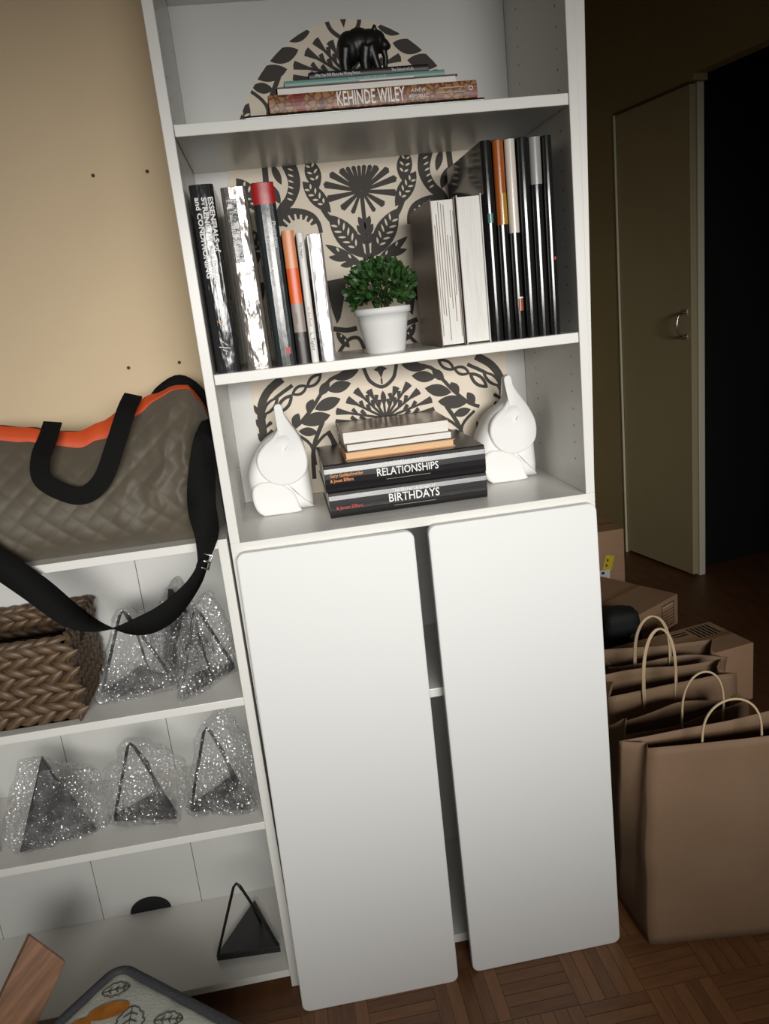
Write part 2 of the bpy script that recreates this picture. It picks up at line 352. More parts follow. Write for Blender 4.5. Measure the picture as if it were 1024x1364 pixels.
# lower group, and its repeat above
for dz in (0, .672):
    Q = lambda p: (p[0], p[1] + dz)
    stroke([Q(p) for p in ((-.037, 1.235), (-.033, 1.215), (-.024, 1.194), (0, 1.180), (.024, 1.194), (.033, 1.215), (.037, 1.235))], .006, False)
    emit(ink, [Q(p) for p in ((-.015, 1.218), (-.006, 1.213), (0, 1.198), (.006, 1.213), (.015, 1.218), (0, 1.226))], YI, False)
    if dz == 0: stroke([Q((0, 1.198)), Q((0, 1.186))], .003, False)
    c = Q((0, 1.112))
    stroke([c, Q((0, 1.168))], .004, False); leaf(Q((0, 1.14)), Q((0, 1.172)), .010, both=False)
    for tp, w in (((.030, 1.176), .013), ((.058, 1.180), .014), ((.078, 1.162), .014), ((.104, 1.140), .013), ((.108, 1.116), .013)):
        tp = Q(tp); v = Vector(tp) - Vector(c); stroke([c, tuple(Vector(c) + v * .8)], .0042)
        wedge(tuple(Vector(c) + v * .70), tp, .003, w)
        pn = Vector((-v.y, v.x)).normalized()
        for t in (.38, .56):
            b = Vector(c) + v * t; wedge(tuple(b), tuple(b + v.normalized() * .014 + pn * .009), .0025, .008)
    stroke([Q(p) for p in ((-.05, 1.224), (-.108, 1.209), (-.134, 1.179), (-.155, 1.153), (-.187, 1.123), (-.21, 1.112))], .006)
    for a, b, w in (((-.118, 1.186), (-.066, 1.196), .020), ((-.150, 1.150), (-.092, 1.166), .022), ((-.184, 1.124), (-.118, 1.134), .024), ((-.190, 1.108), (-.150, 1.100), .016),
                    ((-.10, 1.208), (-.046, 1.222), .018), ((-.136, 1.178), (-.112, 1.205), .016), ((-.166, 1.145), (-.15, 1.172), .016), ((-.2, 1.12), (-.185, 1.146), .015)): leaf(Q(a), Q(b), w)
    stroke([Q(p) for p in ((-.198, 1.104), (-.168, 1.075), (-.163, 1.03))], .005); stroke([Q(p) for p in ((-.136, 1.122), (-.163, 1.068), (-.17, 1.0))], .007)
    stroke([Q(p) for p in ((-.163, 1.068), (-.128, 1.095), (-.118, 1.05))], .005); stroke([Q(p) for p in ((-.128, 1.1), (-.10, 1.03))], .008)
    for a, b, w in (((-.232, 1.150), (-.192, 1.188), .020), ((-.195, 1.186), (-.158, 1.202), .018), ((-.162, 1.197), (-.125, 1.224), .018)):
        leaf(Q(a), Q(b), w); emit(slit, lens(Q((a[0] * .8 + b[0] * .2, a[1] * .8 + b[1] * .2)), Q((a[0] * .2 + b[0] * .8, a[1] * .2 + b[1] * .8)), w * .5), YS)
    stroke([Q(p) for p in ((-.265, 1.09), (-.263, 1.161), (-.244, 1.198), (-.210, 1.222))], .013); stroke([Q(p) for p in ((-.265, 1.133), (-.240, 1.175), (-.19, 1.206))], .006)
    leaf(Q((-.262, 1.150)), Q((-.222, 1.186)), .018); emit(slit, lens(Q((-.255, 1.156)), Q((-.230, 1.180)), .009), YS)
    for k in range(5): wedge(Q((-.262, 1.05 + k * .018)), Q((-.245, 1.062 + k * .018)), .003, .007)
    for k in range(4): leaf(Q((-.268, 1.06 + k * .03)), Q((-.276, 1.085 + k * .03)), .008)
    leaf(Q((-.25, 1.0)), Q((-.20, 1.08)), .03, 4); leaf(Q((-.07, 1.02)), Q((-.03, 1.09)), .03, 3); leaf(Q((0, 1.0)), Q((0, 1.09)), .03, 0, False)
ink.build('dark_print', INK, wp)['kind'] = 'stuff'; slit.build('light_print', CREAM, wp)['kind'] = 'stuff'

# ------------------------------------------------------------------ the two loose doors
def door(label, xt, xb, a, b):
    w, h, t, r = .3202, .954, .018, .016
    pts = []
    for cx, cz, s0 in ((w - r, r, -90), (w - r, h - r, 0), (r, h - r, 90), (r, r, 180)):
        pts += [(cx + r * cos(radians(s0 + k * 15)), cz + r * sin(radians(s0 + k * 15))) for k in range(7)]
    lean = math.atan2(b - a, h)
    M = Matrix.Translation((xb, -b, .0005)) @ Matrix.Rotation(-lean, 4, 'X') @ Matrix.Rotation(math.atan2(xt - xb, h), 4, 'Y')
    o = MB().prism_y(pts, 0, t).build('cabinet_door', DOORW, None, .003)
    o.matrix_basis = M
    return tag(o, label, 'door', 'loose cabinet doors leaning on the bookcase')
door('left plain white cabinet door leaning loose against the bookcase, next to the low shelf unit', .0076, -.0014, .0195, .070)
door('right plain white cabinet door leaning loose against the bookcase, next to the paper bags', .3535, .3520, .0205, .060)

# ------------------------------------------------------------------ books
LIE = lambda x0, y0, z0, w: Matrix(((0, 0, 1, x0), (0, 1, 0, y0), (-1, 0, 0, z0 + w), (0, 0, 0, 1)))
def book(label, w, h, d, M, cover, pages=None, bulge=.004, out=False, group=None, ct=.0022, name='book', pinset=.004):
    """upright local frame: spine at y=0 facing -y, x thickness 0..w, z height 0..h, y depth 0..d; out=True turns the pages to the front"""
    base = M @ Vector((w / 2, d / 2, 0))
    t = thing(name, label, 'book', base, group)
    n = 8
    outer = [(0, d)] + [(w * (.5 - .5 * cos(pi * k / n)), -bulge * sin(pi * k / n)) for k in range(n + 1)] + [(w, d)]
    inner = [(w - ct, d)] + [(ct + (w - 2 * ct) * (.5 + .5 * cos(pi * k / n)), ct - bulge * .8 * sin(pi * k / n)) for k in range(n + 1)] + [(ct, d)]
    fl = (lambda y: d - y) if out else (lambda y: y)
    pts = [(x, fl(y)) for x, y in outer + inner]
    MB().prism_z(pts, 0, h).xf(M).build('cover', cover, t, .0006)
    y0, y1 = sorted((fl(ct + .001), fl(d - pinset)))
    MB().box(ct, w - ct, y0, y1, .003, h - .003).xf(M).build('pages', pages or PAGES, t)
    return t
def up(x, y, z, lean=0): return Matrix.Translation((x, y, z)) @ Matrix.Rotation(lean, 4, 'Y')
def gloss(name, col, rough=.16, bump=.0, bscale=40, metal=0, stretch=(1, 1, 1), coat=0): return mat(name, col, rough, metal=metal, bump=bump, bscale=bscale, stretch=stretch, coat=coat)
BLK = gloss('black_cover', (.012, .012, .013), .2, .06, 30)
YB = .026
GL = 'upright books at the left of the middle shelf'
g1 = gloss('crinkled_black_wrap', (.02, .021, .022), .13, .7, 13, stretch=(1.6, 1, .45))
b1 = book('thick black crinkle-wrapped training textbook, leftmost on the middle shelf', .039, .302, .22, up(.0245, YB, Z2), g1, bulge=.006, group=GL)
yt = YB - .0068
for i, (tx, x) in enumerate((('ESSENTIALS of', .0560), ('STRENGTH TRAINING', .0455), ('and CONDITIONING', .0350))):
    text(tx, .0112, (x, yt, 1.546), b1, TXTW, TXT_V, sx=1.22, bold=.0003)
text('3', .010, (.040, yt, 1.352), b1, TXTO, TXT_V)
lg = MB()
for k in range(5): lg.tube([(.039 + .006 * sin(k * 2.1), yt, 1.318 - k * .005), (.048 - .005 * cos(k * 1.7), yt, 1.314 - k * .005)], .0009, 5)
lg.build('publisher_mark', TXTW, b1)
g2 = gloss('crinkled_silver_wrap', (.40, .37, .34), .2, .9, 13, metal=.75, stretch=(1.5, 1, .7))
b2 = book('thick silver crinkled-foil wrapped textbook between two black textbooks', .042, .294, .22, up(.0755, YB, Z2, -.004), g2, bulge=.006, group=GL)
bx('dark_title_patch', gloss('brown_black_wrap', (.035, .03, .026), .2, .3, 26), b2, .082, .0975, YB - .0068, YB - .004, 1.44, 1.54, .001)
text('and Athletes', .0135, (.0875, YB - .0074, 1.498), b2, TXTW, TXT_V, sx=.95)
g3 = gloss('dark_green_cover', (.018, .024, .025), .18, .12, 18, stretch=(1.2, 1, .5))
b3 = book('thick dark green-black textbook with a red band at the top of its spine', .037, .297, .22, up(.1240, YB, Z2), g3, bulge=.0055, group=GL)
def band(parent, m, x0, x1, z0, z1, y, bulge, name='colour_band'):
    n = 8; w = x1 - x0
    P = [(x0 + w * (.5 - .5 * cos(pi * k / n)), y - bulge * sin(pi * k / n)) for k in range(n + 1)]
    mb = MB(); mb.add([(x, yy - .0006, z) for z in (z0, z1) for x, yy in P], [(k, k + 1, k + n + 2, k + n + 1) for k in range(n)])
    return mb.build(name, m, parent, smooth=True)
band(b3, gloss('red_band', srgb(176, 34, 38), .3, .05, 30), .124, .161, 1.527, 1.560, YB, .0055)
text('Physiology', .010, (.152, YB - .0062, 1.500), b3, TXTW, TXT_V); text('A Comprehensive Approach', .007, (.140, YB - .0064, 1.478), b3, mat('mauve_print', srgb(110, 90, 100), .5), TXT_V)
bx('red_logo', TXTR, b3, .145, .1525, YB - .0064, YB - .005, 1.284, 1.295, 0)
g4 = gloss('brown_grey_cover', srgb(146, 132, 124), .4)
b4 = book('thin paperback with pale orange, bright orange, grey and black spine bands', .0205, .219, .15, up(.1632, YB - .002, Z2), g4, bulge=.0035, group=GL)
for c, z0, z1, nm in ((srgb(222, 142, 92), 1.423, 1.483, 'pale'), (srgb(226, 92, 30), 1.365, 1.423, 'bright'), (srgb(150, 136, 128), 1.3175, 1.365, 'grey'), (srgb(46, 40, 36), Z2 + .0005, 1.3175, 'black')):
    band(b4, gloss('band_' + nm, c, .35), .1632, .1837, z0, z1, YB - .002, .0035)
text('STUDIO', .005, (.170, YB - .0066, 1.350), b4, TXTK, TXT_V)
MB().tube([(.1735 + .0042 * cos(a), YB - .0066, 1.306 + .0042 * sin(a)) for a in [2 * pi * k / 16 for k in range(16)]], .0006, 5, True).build('ring_logo', mat('grey_print', (.4, .38, .36), .5), b4)
b5 = book('very thin white paperback between the orange-banded one and the small silver one', .0125, .214, .15, up(.1868, YB - .002, Z2), gloss('white_cover', (.74, .72, .69), .35), bulge=.003, group=GL)
text('L. Taylor', .0085, (.1925, YB - .0058, 1.315), b5, TXTK, TXT_V); text('on the Road', .0065, (.1925, YB - .0058, 1.358), b5, mat('brown_print', srgb(170, 104, 60), .5), TXT_V)
text('My Heart', .0065, (.1925, YB - .0058, 1.462), b5, TXTK, TXT_V)
b6 = book('small silver glossy-wrapped book, rightmost of the left-hand upright books', .0255, .210, .15, up(.2045, YB, Z2), gloss('silver_wrap', (.55, .52, .51), .2, .35, 20, metal=.7, stretch=(1, 1, .35)), bulge=.003, group=GL)
bx('dark_hinge', BLK, b6, .2040, .2075, YB - .0032, YB + .02, Z2 + .001, Z2 + .209, .0005)

GR = 'upright books at the right of the middle shelf'
p1 = book('brown-covered book with ragged page edges facing out, beside the potted plant', .043, .247, .19, up(.4185, .022, Z2, -.004), gloss('brown_cover', srgb(84, 58, 42), .35, .2, 10), PAGES, .003, True, GR)
p2 = book('white page block facing out, between the ragged-page book and the black spines', .044, .249, .19, up(.4640, .022, Z2, -.002), gloss('grey_cover', (.55, .53, .52), .4), PAGES, .003, True, GR)
mb = MB()
for k in range(9):
    x = .424 + k * .0042 + random.uniform(-.001, .001); z0 = Z2 + random.uniform(.004, .1); z1 = Z2 + .244 - random.uniform(0, .06)
    mb.box(x, x + .0008, .0236, .0262, z0, z1)
mb.build('loose_leaf_edges', mat('paper_shadow', (.45, .42, .38), .8), p1)  # leaf edges with the shade between leaves put into a darker paper colour
specs = [('N1', .5120, .0190, None), ('N2', .5330, .0190, (srgb(160, 84, 32), .135)), ('N3', .5540, .0180, (srgb(214, 205, 194), .150)), ('N4', .5750, .0205, None), ('N5', .5970, .0200, (srgb(150, 150, 148), .075)), ('N6', .6190, .0175, None)]
labs = ['glossy black tall book, first of the six tall spines, with a teal mark', 'tall glossy book whose spine is orange-brown at the top and black below', 'tall glossy book whose spine is white at the top and black below',
        'tall glossy black book between the white-topped and the grey-topped spines', 'tall glossy book whose spine is silvery grey at the top and black below', 'tall glossy black book, last spine beside the right side panel']
BL2 = gloss('black_wrapped_cover', (.012, .012, .012), .12, .05, 14, stretch=(1, 1, .4))
for (n, x, w, tp), lb in zip(specs, labs):
    o = book(lb, w, .330, .25, up(x, .024, Z2), BL2, bulge=.0075, group=GR)
    if tp: band(o, gloss('top_' + n, tp[0], .22, .05, 14), x, x + w, Z2 + .329 - tp[1], Z2 + .329, .024, .0075)
    if n == 'N2': band(o, gloss('ochre_band', srgb(176, 128, 40), .2), x + .002, x + w, Z2 + .195, Z2 + .245, .0238, .0076)
    if n == 'N3':
        band(o, gloss('rust_label', srgb(150, 84, 60), .25), x + .003, x + w - .001, 1.312, 1.333, .0238, .0076, 'rust_label'); band(o, TXTW, x + .003, x + w - .001, 1.333, 1.3355, .0238, .0076, 'white_edge')
    if n == 'N1': band(o, gloss('teal_mark', srgb(84, 130, 126), .25), x + .002, x + w - .003, 1.463, 1.478, .0238, .0076, 'teal_mark')
    if n == 'N6': band(o, TXTR, x + .009, x + w - .002, 1.392, 1.397, .0238, .0076, 'red_mark')

# lying stack on the top shelf
GT = 'books lying flat on the top shelf'
def lying(label, x0, x1, z0, z1, y0, d, cover, pages=PAGESH, bulge=.002, out=False, group=None, rot=0):
    w = z1 - z0; c = Vector(((x0 + x1) / 2, y0 + d / 2, 0))
    M = Matrix.Translation(c) @ Matrix.Rotation(rot, 4, 'Z') @ Matrix.Translation(-c) @ LIE(x0, y0, z0, w)
    return book(label, w, x1 - x0, d, M, cover, pages, bulge, out, group, ct=.0016)
lying('thin black book lying at the very bottom of the top-shelf stack', .130, .522, Z1, Z1 + .006, .012, .26, BLK, group=GT)
def kw_material():
    M = mat('brown_patterned_cover', srgb(140, 88, 52), .4); nt = M.node_tree; N = nt.nodes; L = nt.links
    tc = N.new('ShaderNodeTexCoord'); v = N.new('ShaderNodeTexVoronoi'); v.feature = 'DISTANCE_TO_EDGE'; v.inputs['Scale'].default_value = 90
    L.new(tc.outputs['Object'], v.inputs['Vector']); r = N.new('ShaderNodeValToRGB'); r.color_ramp.elements[0].position = .03; r.color_ramp.elements[1].position = .16
    r.color_ramp.elements[0].color = (*srgb(92, 46, 30), 1); r.color_ramp.elements[1].color = (*srgb(158, 112, 68), 1); L.new(v.outputs[0], r.inputs[0])
    n = N.new('ShaderNodeTexNoise'); n.inputs['Scale'].default_value = 34; L.new(tc.outputs['Object'], n.inputs['Vector'])
    r2 = N.new('ShaderNodeValToRGB'); r2.color_ramp.elements[0].position = .60; r2.color_ramp.elements[1].position = .66; L.new(n.outputs[0], r2.inputs[0])
    mx = N.new('ShaderNodeMix'); mx.data_type = 'RGBA'; mx.inputs[7].default_value = (*srgb(124, 40, 30), 1)
    L.new(r2.outputs[0], mx.inputs[0]); L.new(r.outputs[0], mx.inputs[6]); L.new(mx.outputs[2], N['Principled BSDF'].inputs['Base Color']); return M
kw = lying('brown patterned art book with large white capital lettering on its spine, in the top-shelf stack', .170, .510, Z1 + .006, Z1 + .0325, .010, .25, kw_material(), group=GT)
ky = .0072; kz = Z1 + .0195
text('KEHINDE WILEY', .0300, (.278, ky, kz - .001), kw, TXTW, sx=.505, bold=.0004)
text('A NEW', .0075, (.412, ky, kz + .004), kw, TXTW, align='CENTER'); text('REPUBLIC', .0075, (.412, ky, kz - .005), kw, TXTW, align='CENTER')
fine = MB()
for z in (kz + .004, kz - .003): fine.box(.446, .487, ky - .0002, ky, z - .0008, z + .0008)
fine.build('fine_print', mat('tan_print', srgb(190, 160, 120), .5), kw)
MB().tube([(.499 + .003 * cos(2 * pi * k / 12), ky, kz + .001 + .003 * sin(2 * pi * k / 12)) for k in range(12)], .0009, 5, True).build('round_logo', TXTW, kw)
lying('book lying with its white page edges out, above the brown patterned art book', .184, .482, Z1 + .0325, Z1 + .0455, .018, .22, gloss('dark_red_cover', srgb(80, 44, 34), .4), out=True, group=GT)
tl = lying('thin teal paperback lying under the topmost black one in the top-shelf stack', .199, .462, Z1 + .0455, Z1 + .0555, .026, .2, gloss('teal_cover', srgb(112, 152, 144), .4), group=GT)
bx('white_page_edge', PAGESH, tl, .32, .41, .0236, .026, Z1 + .0462, Z1 + .0488, 0)
text('THE COURSE OF LOVE', .0068, (.303, .0234, Z1 + .0512), tl, mat('pale_teal_print', srgb(170, 200, 194), .5), sx=.9)
tb = lying('slim black book on top of the top-shelf stack, under the black animal figurine', .240, .437, Z1 + .0555, Z1 + .0665, .030, .15, gloss('matt_black_cover', (.008, .008, .009), .4), group=GT)
text('Why You Will Marry the Wrong Person', .0062, (.250, .0275, Z1 + .061), tb, TXTW, sx=.72); text('The School of Life', .0062, (.375, .0275, Z1 + .061), tb, TXTW, sx=.8)

# lying stack between the elephants
GM = 'books stacked flat between the elephants'
COVB = gloss('black_gloss_jacket', (.013, .012, .013), .25, .06, 12, stretch=(.4, 1, 1))
y0 = .080; zb = Z3
bd = lying('large glossy black book lying at the bottom of the stack between the elephants', .187, .494, zb, zb + .051, y0, .225, COVB, bulge=.006, group=GM)
text('The Secret Language of', .0088, (.350, y0 - .0064, zb + .040), bd, TXTW, align='CENTER', bold=.00015); text('BIRTHDAYS', .0225, (.350, y0 - .0068, zb + .0255), bd, TXTW, align='CENTER', sx=.85, bold=.0002)
text('& Joost Elffers', .009, (.199, y0 - .0066, zb + .020), bd, TXTR, bold=.0001)
fp = MB().box(.31, .392, y0 - .0062, y0 - .0058, zb + .0102, zb + .0114); fp.build('fine_print', mat('dim_print', (.18, .17, .16), .5), bd)
rl = lying('large glossy black book with orange author lettering, second from the bottom between the elephants', .184, .494, zb + .051, zb + .104, y0 - .003, .225, COVB, bulge=.006, group=GM)
text('THE SECRET LANGUAGE OF', .0066, (.342, y0 - .0086, zb + .0945), rl, TXTW, align='CENTER'); text('RELATIONSHIPS', .0205, (.342, y0 - .0098, zb + .078), rl, TXTW, align='CENTER', sx=.82, bold=.0002)
text('Gary Goldschneider', .0088, (.194, y0 - .0098, zb + .083), rl, TXTO, sx=.88, bold=.0001); text('& Joost Elffers', .0088, (.194, y0 - .0098, zb + .0735), rl, TXTO, sx=.88, bold=.0001)
MB().box(.300, .385, y0 - .0094, y0 - .0088, zb + .0636, zb + .0648).build('fine_print', mat('dim_print', (.18, .17, .16), .5), rl)
mk = MB()
for x in (.4785, .483): mk.box(x, x + .0014, y0 - .0082, y0 - .0072, zb + .068, zb + .084)
mk.build('red_marks', TXTR, rl)
bx('orange_cover_strip', mat('rust_print', srgb(150, 70, 34), .4), rl, .262, .40, y0 + .004, y0 + .016, zb + .1038, zb + .1045, 0)
lying('tan-paged paperback lying on the two large black books', .229, .444, zb + .104, zb + .1185, .100, .14, gloss('tan_cover', srgb(190, 150, 112), .4), TANP, .001, True, GM)
lying('white-paged thin paperback lying second from the top between the elephants', .232, .441, zb + .1185, zb + .134, .103, .138, gloss('black_thin_cover', (.05, .045, .04), .35), PAGESH, .001, True, GM, rot=.012)
lying('white-paged paperback with a glossy brown cover on top of the stack between the elephants', .229, .437, zb + .134, zb + .158, .098, .145, gloss('brown_gloss_cover', srgb(128, 104, 84), .18, .15, 14), PAGESH, .001, True, GM, rot=-.02)

# ------------------------------------------------------------------ black animal figurine
fg = thing('animal_figurine', 'small black animal figurine standing on the slim black book on the top shelf', 'figurine', (.342, .09, Z1 + .0665))
mb = MB(); fz = Z1 + .0665; fy = .088
R = lambda x, z, rx, rz, ry, dy=0: mb.ball((x, fy + dy, fz + z), (rx, ry, rz), 20, 14)
R(.318, .047, .021, .027, .021); R(.335, .053, .025, .025, .021); R(.352, .052, .021, .023, .019); R(.366, .056, .015, .017, .014); R(.377, .049, .010, .010, .010); R(.384, .047, .005, .005, .006)
for dy in (-.008, .008):
    R(.3625, .073, .004, .006, .004, dy)
for x, l, dy in ((.306, .05, -.011), (.313, .05, .012), (.340, .045, -.011), (.349, .045, .012)):
    mb.tube([(x + .004, fy + dy, fz + .045), (x, fy + dy, fz + .022), (x + .001, fy + dy, fz + .008), (x + .004, fy + dy, fz + .001)], [.013, .009, .0075, .0085], 12)
mb.tube([(.352, fy - .01, fz + .045), (.358, fy - .012, fz + .024), (.362, fy - .012, fz + .010), (.367, fy - .012, fz + .002)], [.012, .0075, .006, .0075], 12)
mb.tube([(.374, fy, fz + .046), (.378, fy, fz + .03), (.376, fy, fz + .014), (.372, fy - .004, fz + .006)], [.0065, .005, .0042, .004], 10)
o = mb.build('body', mat('black_ceramic', (.006, .006, .006), .4), fg)
r = o.modifiers.new('r', 'REMESH'); r.mode = 'VOXEL'; r.voxel_size = .0016; r.use_smooth_shade = True
o.modifiers.new('s', 'SMOOTH').iterations = 4

# ------------------------------------------------------------------ potted plant
pl = thing('potted_plant', 'small round green leafy plant in a white pot on the middle shelf', 'plant', (.326, .082, Z2))
px, py = .3265, .082
MB().lathe([(0, 0), (.033, 0), (.0355, .002), (.044, .055), (.0465, .068), (.0510, .0685), (.0515, .079), (.0500, .0795), (.048, .078), (.046, .066), (0, .064)], (px, py, Z2), 40).build('pot', CERAM, pl, smooth=True, sub=0)
MB().lathe([(0, 0), (.046, 0), (0, .004)], (px, py, Z2 + .0655), 24).build('soil', mat('soil', (.03, .022, .015), .9), pl)
lf = MB(); c0 = Vector((px + .001, py, Z2 + .112))
for k in range(620):
    u = random.uniform(-.55, 1); a = random.uniform(0, 2 * pi); q = sqrt(1 - u * u); n = Vector((q * cos(a), q * sin(a), u))
    rr = random.uniform(.62, 1.0); p = c0 + Vector((n.x * .057, n.y * .057, n.z * .046)) * rr
    d = (n + Vector((random.uniform(-.7, .7), random.uniform(-.7, .7), random.uniform(-.2, .9)))).normalized()
    s = d.cross(Vector((random.uniform(-1, 1), random.uniform(-1, 1), random.uniform(-1, 1)))).normalized(); up_ = s.cross(d)
    L = random.uniform(.013, .019); w = L * .33
    P = [p, p + d * L * .35 + s * w + up_ * .001, p + d * L * .75 + s * w * .8, p + d * L, p + d * L * .75 - s * w * .8, p + d * L * .35 - s * w + up_ * .001, p + d * L * .5 - up_ * .0018]
    lf.add(P, [(0, 1, 6), (1, 2, 6), (2, 3, 6), (3, 4, 6), (4, 5, 6), (5, 0, 6)])
o = lf.build('foliage', mat('green_leaves', srgb(46, 78, 34), .45, var=.45, scale=60), pl); o['kind'] = 'stuff'
st = MB()
for k in range(14):
    a = 2 * pi * k / 14; st.tube([(px + .006 * cos(a), py + .006 * sin(a), Z2 + .064), (px + .02 * cos(a), py + .02 * sin(a), Z2 + .10), (px + .038 * cos(a), py + .038 * sin(a), Z2 + .125)], .0012, 5)
st.build('stems', mat('stem_brown', srgb(70, 60, 36), .7), pl)

# ------------------------------------------------------------------ elephant bookends
EB = [(-.036, .001), (-.046, .012), (-.053, .034), (-.059, .071), (-.051, .102), (-.033, .132), (-.013, .150), (.006, .160), (.020, .164), (.038, .160), (.056, .134), (.063, .098), (.065, .057), (.066, .028), (.065, .006), (.060, .001)]
EE = [(.012, .209), (.016, .214), (.024, .2145), (.028, .208), (.030, .194), (.039, .176), (.053, .151), (.062, .123), (.063, .096), (.056, .077), (.038, .063), (.014, .058), (-.008, .063), (-.027, .080), (-.036, .104), (-.032, .125), (-.018, .141), (.001, .154), (.013, .168), (.0165, .184), (.014, .199)]
EL = [(-.036, .001), (-.048, .012), (-.054, .035), (-.050, .060), (-.030, .071), (.000, .063), (.018, .053), (.031, .036), (.036, .012), (.034, .001)]
def densify(P, n=3):
    return [tuple(v.to_2d()) for v in smooth_path([(*p, 0) for p in P + [P[0]]], n)[:-1]]
def slab(pts, c, prof):
    """solid with outline pts (x,z); prof = list of (outline scale, y)"""
    mb = MB(); n = len(pts)
    for k, y in prof:
        for x, z in pts: mb.v.append(Vector((c[0] + (x - c[0]) * k, y, c[1] + (z - c[1]) * k)))
    for i in range(len(prof) - 1):
        for j in range(n): mb.f.append([i * n + j, i * n + (j + 1) % n, (i + 1) * n + (j + 1) % n, (i + 1) * n + j])
    a = len(mb.v); mb.v.append(Vector((c[0], prof[0][1], c[1]))); mb.v.append(Vector((c[0], prof[-1][1], c[1])))
    for j in range(n): mb.f.append([a, (j + 1) % n, j]); mb.f.append([a + 1, (len(prof) - 1) * n + j, (len(prof) - 1) * n + (j + 1) % n])
    return mb
def rounded(T, b, m):
    """half profile: flat face of half thickness T, edge rounding reaching b in outline scale, m in depth"""
    h = [(1 - b + b * sin(pi / 2 * k / 6), -(T - m + m * cos(pi / 2 * k / 6))) for k in range(7)]
    return [(.5 * (1 - b), -T * 1.0)] + h + [(k, -y) for k, y in h[::-1]] + [(.5 * (1 - b), T)]
def sstep(t): t = max(0, min(1, t)); return t * t * (3 - 2 * t)
def elephant(label, x, y, rz, s):
    t = thing('elephant_figurine', label, 'figurine', (x, y, Z3), 'white elephant bookends')
    M = Matrix.Translation((x, y, Z3)) @ Matrix.Rotation(rz, 4, 'Z') @ Matrix.Diagonal((s, s, s, 1))
    b = slab(densify(EB), (.005, .075), rounded(.043, .34, .034))
    for v in b.v: v.z = max(v.z, .0005)
    b.xf(M).build('body', CERAM, t, smooth=True)
    e = slab(densify(EE, 5), (.015, .105), rounded(.050, .09, .007))
    taper = lambda z: 1 - .76 * sstep((z - .110) / .095)
    for v in e.v: v.y *= taper(v.z)
    h = e.xf(M).build('head', CERAM, t, smooth=True)
    for sg in (-1, 1):
        MB().tube([(.027 + .0034 * cos(2 * pi * k / 14), sg * .0502 * taper(.129), .129 + .0034 * sin(2 * pi * k / 14)) for k in range(14)], .0009, 6, True).xf(M).build('eye', CERAM, h, smooth=True)
        l = slab(densify(EL), (-.008, .032), rounded(.008, .16, .006))
        for v in l.v: v.y += sg * .0405; v.z = max(v.z, .0003)
        l.xf(M).build('haunch', CERAM, t, smooth=True)
    return t
elephant('white ceramic elephant with raised trunk, left of the black book stack', .0965, .212, .0, 1.0)
elephant('white ceramic elephant with raised trunk, right of the black book stack', .5695, .222, .0, 1.0)

# ------------------------------------------------------------------ low shelf unit
ZA, ZB, ZC, ZT = .669, .399, .043, .978; DL = .256; XL0, XL1 = -.74, -.0045
lc = thing('shelf_unit', 'low white open shelf unit standing left of the tall bookcase', 'shelf', ((XL0 + XL1) / 2, DL / 2, 0))
LT = .0175
bx('side_panel', WHITE, lc, XL1 - LT, XL1, 0, DL, 0, ZT); bx('side_panel', WHITE, lc, XL0, XL0 + LT, 0, DL, 0, ZT)
bx('top_panel', WHITE, lc, XL0 + LT, XL1 - LT, 0, DL, ZT - .016, ZT)
for z in (ZA, ZB, ZC): bx('shelf', WHITE, lc, XL0 + LT, XL1 - LT, .001, DL, z - .0165, z)
bx('plinth', WHITE, lc, XL0 + LT, XL1 - LT, .045, .06, 0, ZC - .0165)
xs = [XL0 + LT, -.6725, -.4475, -.2225, XL1 - LT]
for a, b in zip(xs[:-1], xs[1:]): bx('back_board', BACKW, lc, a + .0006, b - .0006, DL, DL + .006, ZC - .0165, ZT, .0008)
bx('back_backing', mat('back_gap', (.25, .25, .24), .8), lc, xs[0], xs[-1], DL + .006, DL + .0075, ZC - .0165, ZT, 0)
co = MB().prism_y([(-.3395 + .0465 * cos(pi * k / 20), ZC + .0006 + .037 * sin(pi * k / 20)) for k in range(21)], DL - .0022, DL - .0004).build('cable_cutout', mat('cutout_black', (.006, .006, .006), .7), lc)
co['label'] = 'black half-round cable opening at the foot of the back panel'

# ------------------------------------------------------------------ seagrass basket
bk = thing('storage_basket', 'dark brown woven rectangular storage basket on the upper shelf of the low unit', 'basket', (-.47, .135, ZA))
SG = mat('seagrass_strand', srgb(92, 72, 52), .48, var=.55, scale=40, stretch=(1, 1, 4)); SGD = mat('seagrass_core', srgb(34, 26, 19), .7, var=.3, scale=60, bump=.5, bscale=90)
X0, X1, Y0, Y1, ZH = -.66, -.320, .022, .240, .826
body = MB()
body.box(X0, X1, Y0, Y0 + .010, ZA + .001, ZH).box(X0, X1, Y1 - .010, Y1, ZA + .001, ZH).box(X0, X0 + .01, Y0, Y1, ZA + .001, ZH).box(X1 - .010, X1, Y0, Y1, ZA + .001, ZH).box(X0, X1, Y0, Y1, ZA + .001, ZA + .008)
body.build('core', SGD, bk)
def almond(L, w, t):
    return MB().ball((0, 0, 0), (L / 2, t / 2, w / 2), 8, 6)
def almond_mesh(L=.046, w=.0205, t=.013):
    mb = MB(); n = 8
    for i in range(n + 1):
        u = i / n; r = (sin(pi * u) ** .75) if 0 < u < 1 else .02
        for k in range(6):
            a = 2 * pi * k / 6; mb.v.append(Vector(((u - .5) * L, r * t / 2 * cos(a), r * w / 2 * sin(a))))
    for i in range(n):
        for k in range(6): mb.f.append([i * 6 + k, i * 6 + (k + 1) % 6, (i + 1) * 6 + (k + 1) % 6, (i + 1) * 6 + k])
    me = mb.mesh('strand')
    for p in me.polygons: p.use_smooth = True
    return me
AL = almond_mesh(); AL.materials.append(SG)
